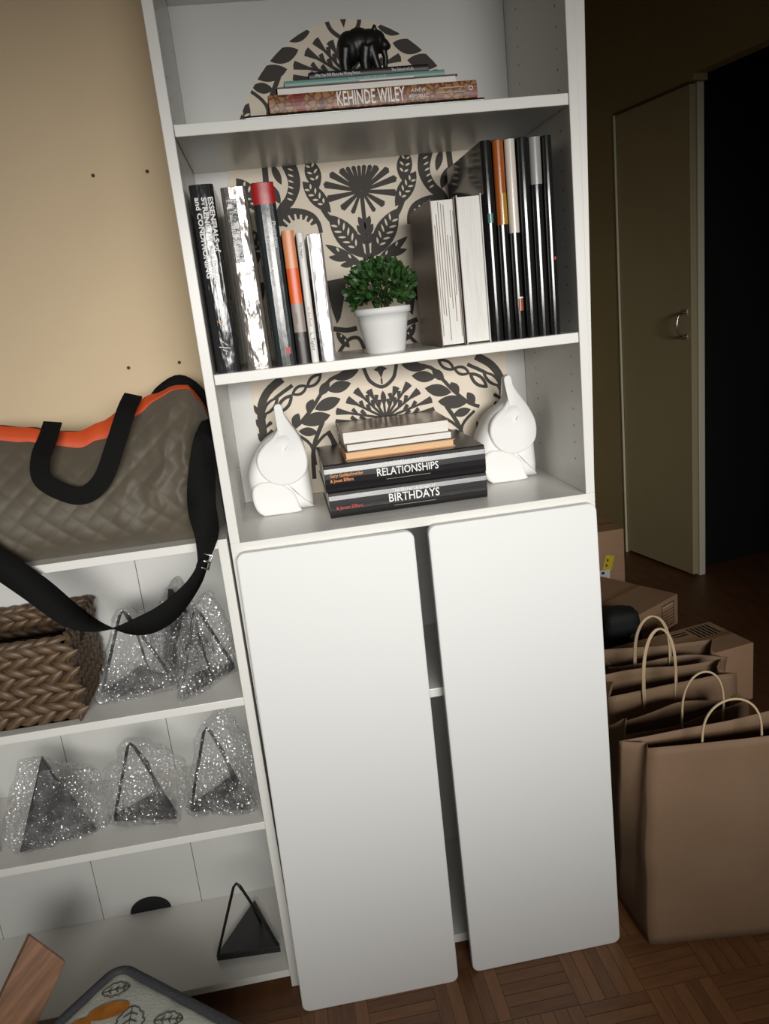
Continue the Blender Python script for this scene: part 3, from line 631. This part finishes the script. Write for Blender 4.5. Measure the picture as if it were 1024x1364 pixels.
def put_strand(M):
    o = bpy.data.objects.new('strand', AL); COL.objects.link(o); o.parent = bk; o.matrix_parent_inverse = world_of(bk).inverted(); o.matrix_basis = M
rest = MB()
rows = 4; rh = (ZH - ZA - .006) / rows
for rI in range(rows):
    for half in (0, 1):
        z = ZA + .004 + rI * rh + rh * (.27 + .5 * half); tl_ = radians(24) * (1 if half else -1)
        for face in range(2):
            length = .335 if face == 0 else .216; nn = int(length / .0265)
            for k in range(nn):
                u = (k + .5 + .25 * half) * length / nn
                j = Matrix.Rotation(tl_ + random.uniform(-.2, .2), 4, 'Y') @ Matrix.Diagonal((random.uniform(.95, 1.12), 1, random.uniform(.9, 1.1), 1))
                if face == 0:
                    x = X1 - u + .011
                    M = Matrix.Translation((x, Y0 - .001, z)) @ j
                    if x < -.515:
                        o = len(rest.v); rest.v += [M @ v.co for v in AL.vertices]; rest.f += [[o + i for i in p.vertices] for p in AL.polygons]
                    else: put_strand(M)
                else:
                    y = Y0 + u - .006
                    if rI == rows - 1 and abs(y - .13) < .03: continue
                    put_strand(Matrix.Translation((X1 + .001, y, z)) @ Matrix.Rotation(pi / 2, 4, 'Z') @ j)
for (a, b, ax) in (((X0, Y0), (X1, Y0), 0), ((X1, Y0), (X1, Y1), 1), ((X0, Y1 - .006), (X1, Y1 - .006), 0)):
    n = int((Vector(b) - Vector(a)).length / .024)
    for k in range(n):
        p = Vector(a).lerp(Vector(b), (k + .5) / n); M = Matrix.Translation((p.x, p.y + .004, ZH + .001)) @ Matrix.Rotation((pi / 2 if ax else 0) + .45, 4, 'Z')
        o = len(rest.v); rest.v += [M @ v.co for v in AL.vertices]; rest.f += [[o + i for i in p_.vertices] for p_ in AL.polygons]
for rI in range(2, rows):           # inner faces of the far and right walls
    for k in range(12):
        for half in (0, 1):
            M = Matrix.Translation((X1 - .012 - k * .027, Y1 - .011, ZA + .004 + rI * rh + rh * (.27 + .5 * half))) @ Matrix.Rotation(radians(24) * (1 if half else -1), 4, 'Y')
            o = len(rest.v); rest.v += [M @ v.co for v in AL.vertices]; rest.f += [[o + i for i in p_.vertices] for p_ in AL.polygons]
o = rest.build('rim_and_far_strands', SG, bk, smooth=True); o['kind'] = 'stuff'
MB().lathe([(0, 0), (.012, 0), (.012, .001), (0, .001)], seg=20).xf(Matrix.Translation((X1 + .0015, .131, ZA + .004 + 3.5 * rh)) @ Matrix.Rotation(pi / 2, 4, 'Y') @ Matrix.Diagonal((.7, 2.2, 1, 1))).build('hand_hole', mat('hole_black', (.004, .004, .003), .9), bk)

# ------------------------------------------------------------------ triangular wall shelves, most of them in bubble wrap
def wrap_material():
    M = bpy.data.materials.new('bubble_wrap'); M.use_nodes = True; nt = M.node_tree; N = nt.nodes; L = nt.links
    b = N['Principled BSDF']; b.inputs['Base Color'].default_value = (.95, .95, .95, 1); b.inputs['Roughness'].default_value = .16; b.inputs['Specular IOR Level'].default_value = 1.0; b.inputs['Metallic'].default_value = .55
    tc = N.new('ShaderNodeTexCoord'); v = N.new('ShaderNodeTexVoronoi'); v.inputs['Scale'].default_value = 120; L.new(tc.outputs['Object'], v.inputs['Vector'])
    n = N.new('ShaderNodeTexNoise'); n.inputs['Scale'].default_value = 28; n.inputs['Detail'].default_value = 5; L.new(tc.outputs['Object'], n.inputs['Vector'])
    mx = N.new('ShaderNodeMath'); mx.operation = 'MULTIPLY_ADD'; mx.inputs[1].default_value = 2.2; L.new(n.outputs[0], mx.inputs[0]); L.new(v.outputs[0], mx.inputs[2])
    bp = N.new('ShaderNodeBump'); bp.inputs['Strength'].default_value = .85; bp.inputs['Distance'].default_value = .009; L.new(mx.outputs[0], bp.inputs['Height']); L.new(bp.outputs[0], b.inputs['Normal'])
    t = N.new('ShaderNodeBsdfTransparent'); t.inputs[0].default_value = (.97, .97, .97, 1)
    r = N.new('ShaderNodeValToRGB'); r.color_ramp.elements[0].position = .35; r.color_ramp.elements[0].color = (.06,) * 3 + (1,); r.color_ramp.elements[1].position = .72; r.color_ramp.elements[1].color = (.44,) * 3 + (1,); L.new(n.outputs[0], r.inputs[0])
    mix = N.new('ShaderNodeMixShader'); L.new(r.outputs[0], mix.inputs[0]); L.new(t.outputs[0], mix.inputs[1]); L.new(b.outputs[0], mix.inputs[2]); L.new(mix.outputs[0], N['Material Output'].inputs[0]); return M
WRAP = wrap_material()
TGRP = 'triangular wire wall shelves'
def hull_wrap(pts, t, r=.016, cuts=5, amp=.010, seed=0, flat=None):
    bm = bmesh.new()
    for p in pts:
        for k in range(10):
            a = 2 * pi * k / 10
            for e in (-.7, 0, .7): bm.verts.new(Vector(p) + Vector((cos(a) * cos(e), sin(a) * cos(e), sin(e))) * r)
    h = bmesh.ops.convex_hull(bm, input=bm.verts)
    bmesh.ops.delete(bm, geom=[g for g in set(h['geom_interior'] + h['geom_unused']) if isinstance(g, bmesh.types.BMVert) and g.is_valid], context='VERTS')
    for _ in range(3):
        long = [e for e in bm.edges if e.calc_length() > .014]
        if long: bmesh.ops.subdivide_edges(bm, edges=long, cuts=1, use_grid_fill=False)
        bmesh.ops.triangulate(bm, faces=bm.faces)
    bm.normal_update()
    for v in bm.verts:
        q = v.co * 22 + Vector((seed * 7.1, 0, 0)); k = noise.noise(q) + .5 * noise.noise(q * 2.3) - .15
        v.co += v.normal * k * amp + Vector((noise.noise(q * 1.7 + Vector((5, 0, 0))), 0, 0)) * amp * .4
        if flat is not None: v.co.z = max(v.co.z, flat + .0015)
    me = bpy.data.meshes.new('bubble_wrap'); bm.to_mesh(me); bm.free()
    return link('bubble_wrap', me, WRAP, t, smooth=True)
def tri_shelf(label, M, w=.138, dep=.15, hgt=.175, wrap=True, seed=0, extra=(), flat=None, thick=.016, r=.016):
    """local: base edge along x at y=0, plate lying in xy with its point at +y, wire triangle standing at y=0"""
    t = thing('triangle_shelf', label, 'wall shelf', M @ Vector((0, 0, 0)), TGRP)
    MB().prism_z([(-w / 2, 0), (w / 2, 0), (w * .08, dep), (-w * .08, dep)] if False else [(-w / 2, 0), (w / 2, 0), (0, dep)], 0, thick).xf(M).build('plate', BLACKM, t, .0015)
    top = (0, .002, hgt)
    loop = [(-w / 2 + .004, .004, thick), (-.007, .004, hgt - .008), (0, .004, hgt), (.007, .004, hgt - .008), (w / 2 - .004, .004, thick)]
    MB().tube([M @ Vector(p) for p in loop], .0030, 8).build('wire_frame', WIREM, t, smooth=True)
    MB().tube([M @ Vector(p) for p in ((.002, .006, hgt - .004), (.014, .03, hgt * .66), (.02, dep * .5, thick))], .0026, 8).build('wire_brace', WIREM, t, smooth=True)
    if wrap:
        pts = [M @ Vector(p) for p in ((-w / 2, 0, .004), (w / 2, 0, .004), (0, dep * .8, .008), (0, 0, hgt), (-.01, .03, hgt * .8), (.012, .04, hgt * .85)) + tuple(extra)]
        hull_wrap(pts, t, r, seed=seed, flat=flat)
    return t
def placed(L, R, z):
    L = Vector(L); R = Vector(R); c = (L + R) / 2; return Matrix.Translation((c.x, c.y, z)) @ Matrix.Rotation(math.atan2(R.y - L.y, R.x - L.x), 4, 'Z')
tri_shelf('unwrapped black triangular wire shelf standing on the lowest shelf', placed((-.173, .062), (-.039, .052), ZC), .136, .15, .182, wrap=False)
tri_shelf('bubble-wrapped triangular wire shelf, rightmost on the middle shelf of the low unit', placed((-.170, .072), (-.048, .044), ZB + .003), .128, .105, .184, seed=1, flat=ZB, extra=((.06, .05, .10), (.02, .05, .2)))
tri_shelf('bubble-wrapped triangular wire shelf, second from the right on the middle shelf', placed((-.325, .086), (-.195, .056), ZB + .003), .132, .08, .172, seed=2, flat=ZB, extra=((.07, .04, .10), (-.07, .03, .09)))
FLIP = Matrix.Diagonal((1, 1, -1, 1))
Mv = placed((-.493, .040), (-.357, .066), ZB + .003) @ Matrix.Rotation(radians(80), 4, 'X') @ FLIP
tri_shelf('bubble-wrapped shelf showing its full black triangle plate, on the middle shelf', Mv, .142, .172, .10, seed=3, flat=ZB, extra=((.080, .11, .05), (-.04, .16, .04), (.09, .01, .03), (-.09, .03, .02)), r=.013)
tri_shelf('bubble-wrapped shelf cut off by the left picture edge, on the middle shelf', placed((-.672, .07), (-.545, .06), ZB + .003) @ Matrix.Rotation(radians(75), 4, 'X') @ FLIP, .128, .10, .08, seed=4, flat=ZB, r=.012)
tri_shelf('bubble-wrapped wire shelf beside the woven basket, bright wrap inside its wire', placed((-.294, .080), (-.158, .092), ZA + .003), .140, .10, .170, seed=5, flat=ZA, extra=((.05, .10, .10),))
tri_shelf('bubble-wrapped shelf turned edge-on at the back, beside the side panel', Matrix.Translation((-.135, .188, ZA + .003)) @ Matrix.Rotation(radians(44), 4, 'Z') @ Matrix.Rotation(radians(84), 4, 'X') @ FLIP, .13, .165, .05, seed=6, flat=ZA, extra=((.03, .17, .03), (-.05, .1, .03)), r=.012)
tri_shelf('bubble-wrapped shelf leaning in front of the edge-on one, tip near the shelf front', Matrix.Translation((-.088, .078, ZA + .003)) @ Matrix.Rotation(radians(46), 4, 'Z'), .135, .04, .155, seed=7, flat=ZA, extra=((.03, .0, .17), (.06, 0, .10)), r=.013)

# ------------------------------------------------------------------ quilted duffel bag
db = thing('duffel_bag', 'grey quilted duffel bag with orange trim and black straps on the low shelf unit', 'bag', (-.32, .13, ZT))
QG = mat('grey_quilt', srgb(88, 80, 66), .62, var=.06, scale=30, bump=.06, bscale=400, sheen=.2)
OR = mat('orange_trim', srgb(206, 78, 32), .6, bump=.1, bscale=60); WEB = mat('black_webbing', (.006, .006, .0055), .85, spec=.15, bump=.25, bscale=350)
HX = [(-.66, .19), (-.60, .215), (-.50, .235), (-.40, .238), (-.336, .226), (-.285, .212), (-.245, .207), (-.205, .219), (-.147, .244), (-.10, .258), (-.065, .268), (-.040, .266), (-.022, .240), (-.010, .20)]
def interp(T_, x):
    if x <= T_[0][0]: return T_[0][1]
    for (a, fa), (b, fb) in zip(T_, T_[1:]):
        if x <= b: t = (x - a) / (b - a); t = t * t * (3 - 2 * t); return fa + (fb - fa) * t
    return T_[-1][1]
TRX = [(-.66, .022), (-.30, .024), (-.20, .030), (-.13, .022), (-.09, .010), (-.05, .006), (-.01, .004)]
BX0, BX1 = -.66, -.012
def front_y(x, v): return .008 + .090 * v ** 2.4 - .006 * sin(pi * v) + .026 * (1 - v) ** 7
def quilt(x, z):
    p = .044; a = abs(sin(pi * (x + z * 1.15) / p)); b = abs(sin(pi * (x - z * 1.15) / p)); return .0044 * (a * b) ** .36
def endk(x):
    e = min(1, (BX1 - x) / .05, (x - BX0) / .05); return sqrt(max(.02, 1 - (1 - e) ** 2))
def bag_front(u, v):
    x = BX0 + (BX1 - BX0) * u; H = interp(HX, x) - interp(TRX, x); z = H * v
    y = front_y(x, v); y = .13 + (y - .13) * endk(x)
    fade = min(1, v * 8, (1 - v) * 10 + .1)
    wr = .010 * noise.noise(Vector((x * 9, z * 9, 0))) + .010 * noise.noise(Vector((x * 20, z * 13, 3))) * (.35 + .65 * max(0, min(1, (x + .22) * 14)))
    rg = (1 - abs(noise.noise(Vector((x * 24 + z * 9, z * 17 - x * 8, 7)))) * 2.6) * .0075 * max(0, min(1, (x + .20) * 12)) * max(0, min(1, v * 4 - .8))
    return (x, y - (quilt(x, z) + wr * .8 + rg) * fade, ZT + .001 + z)
def bag_top(u, v):
    x = BX0 + (BX1 - BX0) * u; H = interp(HX, x); t = interp(TRX, x); y0_ = .13 + (front_y(x, 1) - .13) * endk(x)
    return (x, y0_ + .016 * v * v, ZT + .001 + H - t * (1 - v) + .002 * noise.noise(Vector((x * 30, v * 3, 1))))
def bag_back(u, v):
    x = BX0 + (BX1 - BX0) * u; H = interp(HX, x) - .004; k = endk(x)
    return (x, .13 + (.115 - .095 * (1 - v) ** 2) * k, ZT + .001 + H * (1 - v))
def bag_inner(u, v):
    x = BX0 + (BX1 - BX0) * u; H = interp(HX, x); a = Vector(bag_top(u, 1)); b = Vector(bag_back(u, 0)); p = a.lerp(b, v); p.z -= .012 * sin(pi * v); return p
MB().grid(bag_front, 190, 66).build('front_panel', QG, db, smooth=True)
MB().grid(bag_top, 120, 5).build('orange_trim', OR, db, smooth=True)
MB().grid(bag_back, 60, 10).build('back_panel', QG, db, smooth=True)
MB().grid(bag_inner, 60, 6).build('top_opening', mat('lining_dark', srgb(120, 50, 22), .7), db, smooth=True)
def ribbon(P, wid, n=6, thick=.0016, full=None, axis=(0, -1, 0)):
    """flat band in the plane facing axis; wid gives the apparent half-width per point; the rest of the full width turns into the axis direction"""
    Q = smooth_path([Vector(p) for p in P], n); Wd = [Vector((w, 0, 0)) for w in wid]; Wd = [v.x for v in smooth_path(Wd, n)]
    ax = Vector(axis); L = []; R = []
    for i, p in enumerate(Q):
        d = (Q[min(i + 1, len(Q) - 1)] - Q[max(i - 1, 0)]).normalized(); s = d.cross(ax).normalized(); w = Wd[i]; f = full or abs(w)
        dep = sqrt(max(0, f * f - w * w)); o = s * w + ax * dep; L.append(p + o); R.append(p - o)
    mb = MB(); mb.v = [q for a, b in zip(L, R) for q in (a, b)]; mb.f = [[2 * i, 2 * i + 1, 2 * i + 3, 2 * i + 2] for i in range(len(Q) - 1)]
    return mb
hp = [(-.2785, .090, ZT + .232), (-.283, .060, ZT + .210), (-.291, .018, ZT + .180), (-.289, .000, ZT + .146), (-.254, -.002, ZT + .118), (-.224, -.002, ZT + .113), (-.192, -.001, ZT + .136), (-.164, .010, ZT + .188), (-.142, .045, ZT + .240), (-.134, .095, ZT + .262)]
ribbon(hp, [.0155] * 10).build('carry_handle', WEB, db, solid=.003)
ribbon([(-.115, .17, ZT + .235), (-.098, .19, ZT + .256), (-.062, .20, ZT + .271), (-.030, .195, ZT + .245), (-.016, .19, ZT + .20)], [.012] * 5).build('rear_handle', WEB, db, smooth=True, solid=.003)
sp = [(-.012, .05, 1.185), (-.014, -.012, 1.165), (-.024, -.026, 1.110), (-.034, -.028, 1.050), (-.033, -.030, 1.000), (-.044, -.030, .957)]
ribbon(sp, [.006, .013, .021, .024, .019, .009], full=.024).build('shoulder_strap', WEB, db, smooth=True, solid=.002)
sp2 = [(-.044, -.030, .957), (-.071, -.032, .914), (-.127, -.034, .867), (-.182, -.034, .851), (-.237, -.034, .861), (-.282, -.034, .891), (-.330, -.033, .948), (-.382, -.030, 1.003), (-.47, -.02, 1.09), (-.60, .03, 1.14)]
ribbon(sp2, [.006, .0135, .0215, .0195, .003, -.013, -.021, -.023, -.023, -.020], full=.024).build('shoulder_strap', WEB, db, smooth=True, solid=.002)
bq = Matrix.Translation((-.0445, -.033, .953)) @ Matrix.Rotation(radians(25), 4, 'Y')
MB().tube([bq @ Vector(p) for p in ((-.010, 0, -.013), (.010, 0, -.013), (.010, 0, .013), (-.010, 0, .013))], .0024, 8, True).build('buckle', CHROME, db, smooth=True)
MB().tube([bq @ Vector(p) for p in ((-.010, -.001, 0), (.010, -.001, 0))], .0022, 8).build('buckle_bar', CHROME, db, smooth=True)
MB().lathe([(0, -.003), (.004, -.002), (.004, .002), (0, .003)], seg=12).xf(Matrix.Translation((-.049, -.034, .985)) @ Matrix.Rotation(pi / 2, 4, 'X')).build('rivet', CHROME, db, smooth=True)

# ------------------------------------------------------------------ wooden board and printed fabric box at the lower left
WOOD = mat('brown_wood', srgb(158, 116, 88), .5, var=.45, scale=5, stretch=(12, 1.2, 12))
Ap, Bp = Vector((-.474, -.052, .287)), Vector((-.424, -.052, .215)); v = Vector((-.145, -.155, -.205)).normalized() * .30
e1 = (Bp - Ap); nrm = e1.cross(v).normalized()
if nrm.y > 0: nrm = -nrm
th = -nrm * .020
Pw = [Ap, Bp, Bp + v, Ap + v]
ux, uy = e1.normalized(), v.normalized(); uy = (uy - ux * uy.dot(ux)).normalized(); uz = ux.cross(uy); sk = v.dot(ux) / v.dot(uy)
wb = MB().add([(0, 0, 0), (e1.length, 0, 0), (e1.length + .30 * sk, .30, 0), (.30 * sk, .30, 0)] + [(q[0], q[1], -.020 if uz.y < 0 else .020) for q in ((0, 0), (e1.length, 0), (e1.length + .30 * sk, .30), (.30 * sk, .30))],
    [(0, 1, 2, 3), (7, 6, 5, 4), (0, 4, 5, 1), (1, 5, 6, 2), (2, 6, 7, 3), (3, 7, 4, 0)]).build('wooden_board', WOOD, None, .0015)
wb.matrix_basis = Matrix(((ux.x, uy.x, uz.x, Ap.x), (ux.y, uy.y, uz.y, Ap.y), (ux.z, uy.z, uz.z, Ap.z), (0, 0, 0, 1)))
tag(wb, 'streaky brown wooden board leaning at the lower left corner', 'board')

fb = thing('fabric_box', 'padded fabric box top with grey binding, orange pumpkins and leaf outlines', 'box', (-.29, -.32, 0))
K = Vector((-.323, -.070, .205)); ea = Vector((-.640, -.768, 0)).normalized(); eb = Vector((.768, -.640, 0)).normalized(); SZ = .33
FB = Matrix(((eb.x, ea.x, 0, K.x), (eb.y, ea.y, 0, K.y), (0, 0, 1, 0), (0, 0, 0, 1)))   # local (a along right edge, b along left edge, z)
FAB = mat('pale_printed_fabric', srgb(222, 224, 212), .8, var=.05, scale=12, bump=.2, bscale=200); GBI = mat('grey_binding', srgb(74, 76, 80), .75, bump=.3, bscale=200)
MB().box(.008, SZ - .008, .008, SZ - .008, .001, .192).xf(FB).build('body', FAB, fb, .006)
MB().grid(lambda u, w: (.004 + (SZ - .008) * u, .004 + (SZ - .008) * w, .193 + .014 * (sin(pi * u) * sin(pi * w)) ** .4 + .0015 * noise.noise(Vector((u * 9, w * 9, 0)))), 40, 40).xf(FB).build('padded_top', FAB, fb, smooth=True)
rr = .03; ed = []
for cx, cy, a0 in ((rr, rr, 180), (SZ - rr, rr, 270), (SZ - rr, SZ - rr, 0), (rr, SZ - rr, 90)): ed += [(cx + rr * cos(radians(a0 + k * 15)), cy + rr * sin(radians(a0 + k * 15)), .197) for k in range(7)]
ed2 = []
for i in range(len(ed)):
    a, b = Vector(ed[i]), Vector(ed[(i + 1) % len(ed)]); n = max(1, int((b - a).length / .02)); ed2 += [a.lerp(b, k / n) for k in range(n)]
MB().tube([FB @ p for p in ed2], .0085, 10, True).build('binding', GBI, fb, smooth=True)
def ztop(a, b): u, w = (a - .004) / (SZ - .008), (b - .004) / (SZ - .008); return .193 + .014 * (max(0, sin(pi * u)) * max(0, sin(pi * w))) ** .4
def decal(pts, m, name, dz=.0022):
    c = sum((Vector(p) for p in pts), Vector((0, 0))) / len(pts); mb = MB(); mb.v = [Vector((c.x, c.y, ztop(c.x, c.y) + dz))] + [Vector((p[0], p[1], ztop(*p) + dz)) for p in pts]
    n = len(pts); mb.f = [[0, 1 + i, 1 + (i + 1) % n] for i in range(n)]; return mb.xf(FB).build(name, m, fb)
def outline(pts, name, r=.0007):
    return MB().tube([FB @ Vector((p[0], p[1], ztop(*p) + .0016)) for p in pts], r, 5).build(name, mat('leaf_line', srgb(66, 66, 62), .7), fb)
ORP = mat('pumpkin_orange', srgb(206, 128, 44), .7, var=.25, scale=50)
def blob(c, rx, ry, rot, lob=0):
    return [(c[0] + (rx * (1 + lob * abs(cos(2.5 * t))) * cos(t)) * cos(rot) - ry * sin(t) * sin(rot), c[1] + rx * cos(t) * sin(rot) + ry * sin(t) * cos(rot)) for t in [2 * pi * k / 28 for k in range(28)]]
decal(blob((.068, .082), .036, .018, -.82, .06), ORP, 'pumpkin_print'); decal(blob((.045, .125), .02, .014, -.7), ORP, 'pumpkin_print'); decal(blob((.20, .16), .036, .02, .4), ORP, 'pumpkin_print')
def fern(c, L, rot, k=5):
    f = lambda t, s: (c[0] + L * t * cos(rot) - s * sin(rot), c[1] + L * t * sin(rot) + s * cos(rot))
    outline([f(t / 8, 0) for t in range(9)], 'leaf_print')
    P = []
    for sg in (1, -1):
        for t in range(0, 33):
            q = t / 32 if sg > 0 else 1 - t / 32; P.append(f(q, sg * L * .28 * (sin(pi * q) ** .7) * (1 + .25 * abs(sin(pi * q * k)))))
    outline(P, 'leaf_print')
    for j in range(1, k):
        for sg in (1, -1): outline([f(j / k, 0), f(j / k + .1, sg * L * .16)], 'leaf_print')
fern((.022, .060), .05, -.86 + 0.1, 4); fern((.10, .055), .075, .85, 5); fern((.16, .06), .05, -.6, 4); fern((.14, .2), .07, .2, 5)

# ------------------------------------------------------------------ paper bags
PGRP = 'kraft paper bags on the floor right of the bookcase'
def paper_bag(label, bot, top, h, seed, handles, fold=0.0, amp=.006, slump=0):
    """bot/top: footprint corners FL FR BR BL (x,y)"""
    c = sum((Vector(p) for p in bot), Vector((0, 0))) / 4
    t = thing('paper_bag', label, 'bag', (c.x, c.y, 0), PGRP)
    n = 14; NV = 24
    def ring(w):
        C = [Vector(bot[i]).lerp(Vector(top[i]), w) for i in range(4)]; P = []
        cen = sum(C, Vector((0, 0))) / 4
        for i in range(4):
            a, b = C[i], C[(i + 1) % 4]
            for k in range(n):
                q = a.lerp(b, k / n)
                if i in (1, 3): q = q.lerp(cen, .16 * w * (1 - abs(2 * k / n - 1)))       # gusset crease
                P.append(q)
        return P
    mb = MB()
    for j in range(NV + 1):
        w = j / NV; R_ = ring(w)
        for i, p in enumerate(R_):
            q = Vector((p.x * 7, p.y * 7, w * h * 8 + seed * 3.3)); d = Vector((noise.noise(q), noise.noise(q + Vector((9, 0, 0))), 0)) * amp * min(1, w * 4)
            sag = slump * (noise.noise(Vector((i * .09, seed, 0))) - .2) * w ** 4
            mb.v.append(Vector((p.x + d.x, p.y + d.y, .0008 + w * (h + sag))))
    m_ = 4 * n
    for j in range(NV):
        for i in range(m_): mb.f.append([j * m_ + i, j * m_ + (i + 1) % m_, (j + 1) * m_ + (i + 1) % m_, (j + 1) * m_ + i])
    mb.f.append(list(range(m_ - 1, -1, -1)))
    mb.build('paper_body', KRAFT, t, smooth=True, solid=.0012)
    for (hx0, hx1, hy0, hy1, zt) in handles:
        P = []
        for k in range(21):
            a = pi * k / 20; P.append(((hx0 + hx1) / 2 - (hx1 - hx0) / 2 * cos(a) ** 1 if True else 0, hy0 + (hy1 - hy0) * k / 20, h + (zt - h) * sin(a) ** .75))
        P = [(hx0 + .002, hy0, h - .045)] + P + [(hx1 - .002, hy1, h - .045)]
        MB().tube(P, .0024, 8).build('twisted_handle', KRAFTI, t, smooth=True)
    return t
paper_bag('large plain brown kraft paper bag nearest the camera', [(.727, -.083), (1.060, -.125), (1.075, .020), (.722, .060)], [(.731, -.080), (1.065, -.122), (1.062, -.030), (.690, -.042)], .463, 1, [(.842, .958, -.088, -.102, .546)], amp=.007)
paper_bag('crumpled brown kraft paper bag directly behind the nearest one', [(.74, .085), (1.06, .090), (1.07, .205), (.75, .215)], [(.755, .060), (1.06, .105), (1.06, .165), (.74, .120)], .415, 2, [(.886, .990, .070, .083, .515)], slump=.05, amp=.012)
paper_bag('brown kraft paper bag with doubled handles, third from the camera', [(.78, .240), (1.12, .245), (1.13, .375), (.79, .385)], [(.79, .235), (1.13, .255), (1.13, .325), (.80, .330)], .405, 3, [(.873, .960, .228, .238, .555), (.881, .967, .236, .246, .550)], slump=.03, amp=.009)
paper_bag('brown kraft paper bag farthest from the camera, before the long carton', [(.86, .415), (1.18, .415), (1.19, .545), (.87, .550)], [(.875, .430), (1.19, .400), (1.19, .475), (.88, .520)], .380, 4, [(.942, 1.036, .420, .412, .503), (.950, 1.044, .428, .420, .498)], slump=.04, amp=.010)

# ------------------------------------------------------------------ cartons
def carton(label, M, w, d, h, name='cardboard_box'):
    t = thing(name, label, 'box', M @ Vector((w / 2, d / 2, 0)))
    MB().box(0, w, 0, d, .001, h).xf(M).build('carton', CARD, t, .003)
    MB().box(.004, w - .004, d / 2 - .02, d / 2 + .02, h, h + .0006).xf(M).build('tape', mat('packing_tape', srgb(160, 124, 88), .3), t)
    MB().box(.0, w, d / 2 - .001, d / 2 + .001, h, h + .0009).xf(M).build('flap_seam', mat('seam_dark', (.05, .035, .025), .8), t)
    return t
MA = Matrix.Translation((1.19, 1.835, 0)) @ Matrix.Rotation(radians(0), 4, 'Z')
ca = carton('upright brown carton with a yellow and a white label by the hall wall', MA, .375, .22, .276)
MB().box(0, .042, -.0009, 0, 0, .070).xf(MA @ Matrix.Translation((.268, 0, .098)) @ Matrix.Rotation(radians(16), 4, 'Y')).build('yellow_label', mat('yellow_paper', srgb(216, 196, 40), .6), ca)
for k, z in enumerate((.108, .132)): MB().box(.283 + k * .006, .292 + k * .006, -.0014, 0, z, z + .012).xf(MA).build('label_print', mat('label_dark', (.12, .10, .02), .6), ca)
MB().box(.20, .302, -.0012, 0, .030, .093).xf(MA).build('white_label', mat('white_paper', (.75, .75, .76), .6), ca)
MB().box(.262, .276, -.0018, 0, .074, .086).xf(MA).build('label_print', TXTK, ca)
MBx = Matrix.Translation((1.345, 1.235, 0)) @ Matrix.Rotation(radians(31), 4, 'Z')
cb = carton('brown carton with a black-framed panel printed on its end, behind the bags', MBx, .265, .36, .128)
fr = MB().box(.150, .235, -.0008, 0, .108, .111).box(.150, .235, -.0008, 0, .016, .019).box(.150, .153, -.0008, 0, .016, .111).box(.232, .235, -.0008, 0, .016, .111)
for k in range(5): fr.box(.155, .230, -.0007, 0, .028 + k * .013, .030 + k * .013)
fr.xf(MBx).build('printed_panel', TXTK, cb)
MB().box(.157, .226, -.0010, 0, .098, .106).xf(MBx).build('pale_stripe', mat('pale_card', srgb(200, 176, 140), .7), cb)
MC = Matrix.Translation((.905, .640, 0)) @ Matrix.Rotation(radians(10.5), 4, 'Z')
cc = carton('long low brown carton with black printed marks on its lid, behind the paper bags', MC, .60, .20, .199)
pm = MB()
for k in range(6): pm.box(.49 + k * .015, .497 + k * .015, .11, .185, .199, .1998)
pm.box(.42, .475, .150, .156, .199, .1998).box(.42, .475, .165, .171, .199, .1998).xf(MC).build('lid_print', TXTK, cc)
bp_ = thing('black_pouch', 'black soft case with a pale round button, in front of the printed carton', 'case', (1.235, 1.165, 0))
mb = MB().ball((1.235, 1.165, .105), (.080, .055, .105), 28, 18)
for q in mb.v:
    dq = q - Vector((1.235, 1.165, .105)); m_ = max(abs(dq.x) / .080, abs(dq.y) / .055, abs(dq.z) / .105, 1e-6); q.xyz = Vector((1.235, 1.165, .105)) + dq * (1 + .5 * (.92 / m_ - 1) if m_ > .3 else 1)
    q.z = max(.001, q.z + .008 * noise.noise(q * 18)); q.x += .01 * noise.noise(q * 12)
mb.build('case_body', mat('black_fabric', (.012, .013, .014), .7, bump=.2, bscale=120), bp_, smooth=True)
MB().ball((1.262, 1.112, .105), (.015, .006, .011), 14, 8).build('button', mat('grey_button', (.35, .34, .30), .5), bp_, smooth=True)
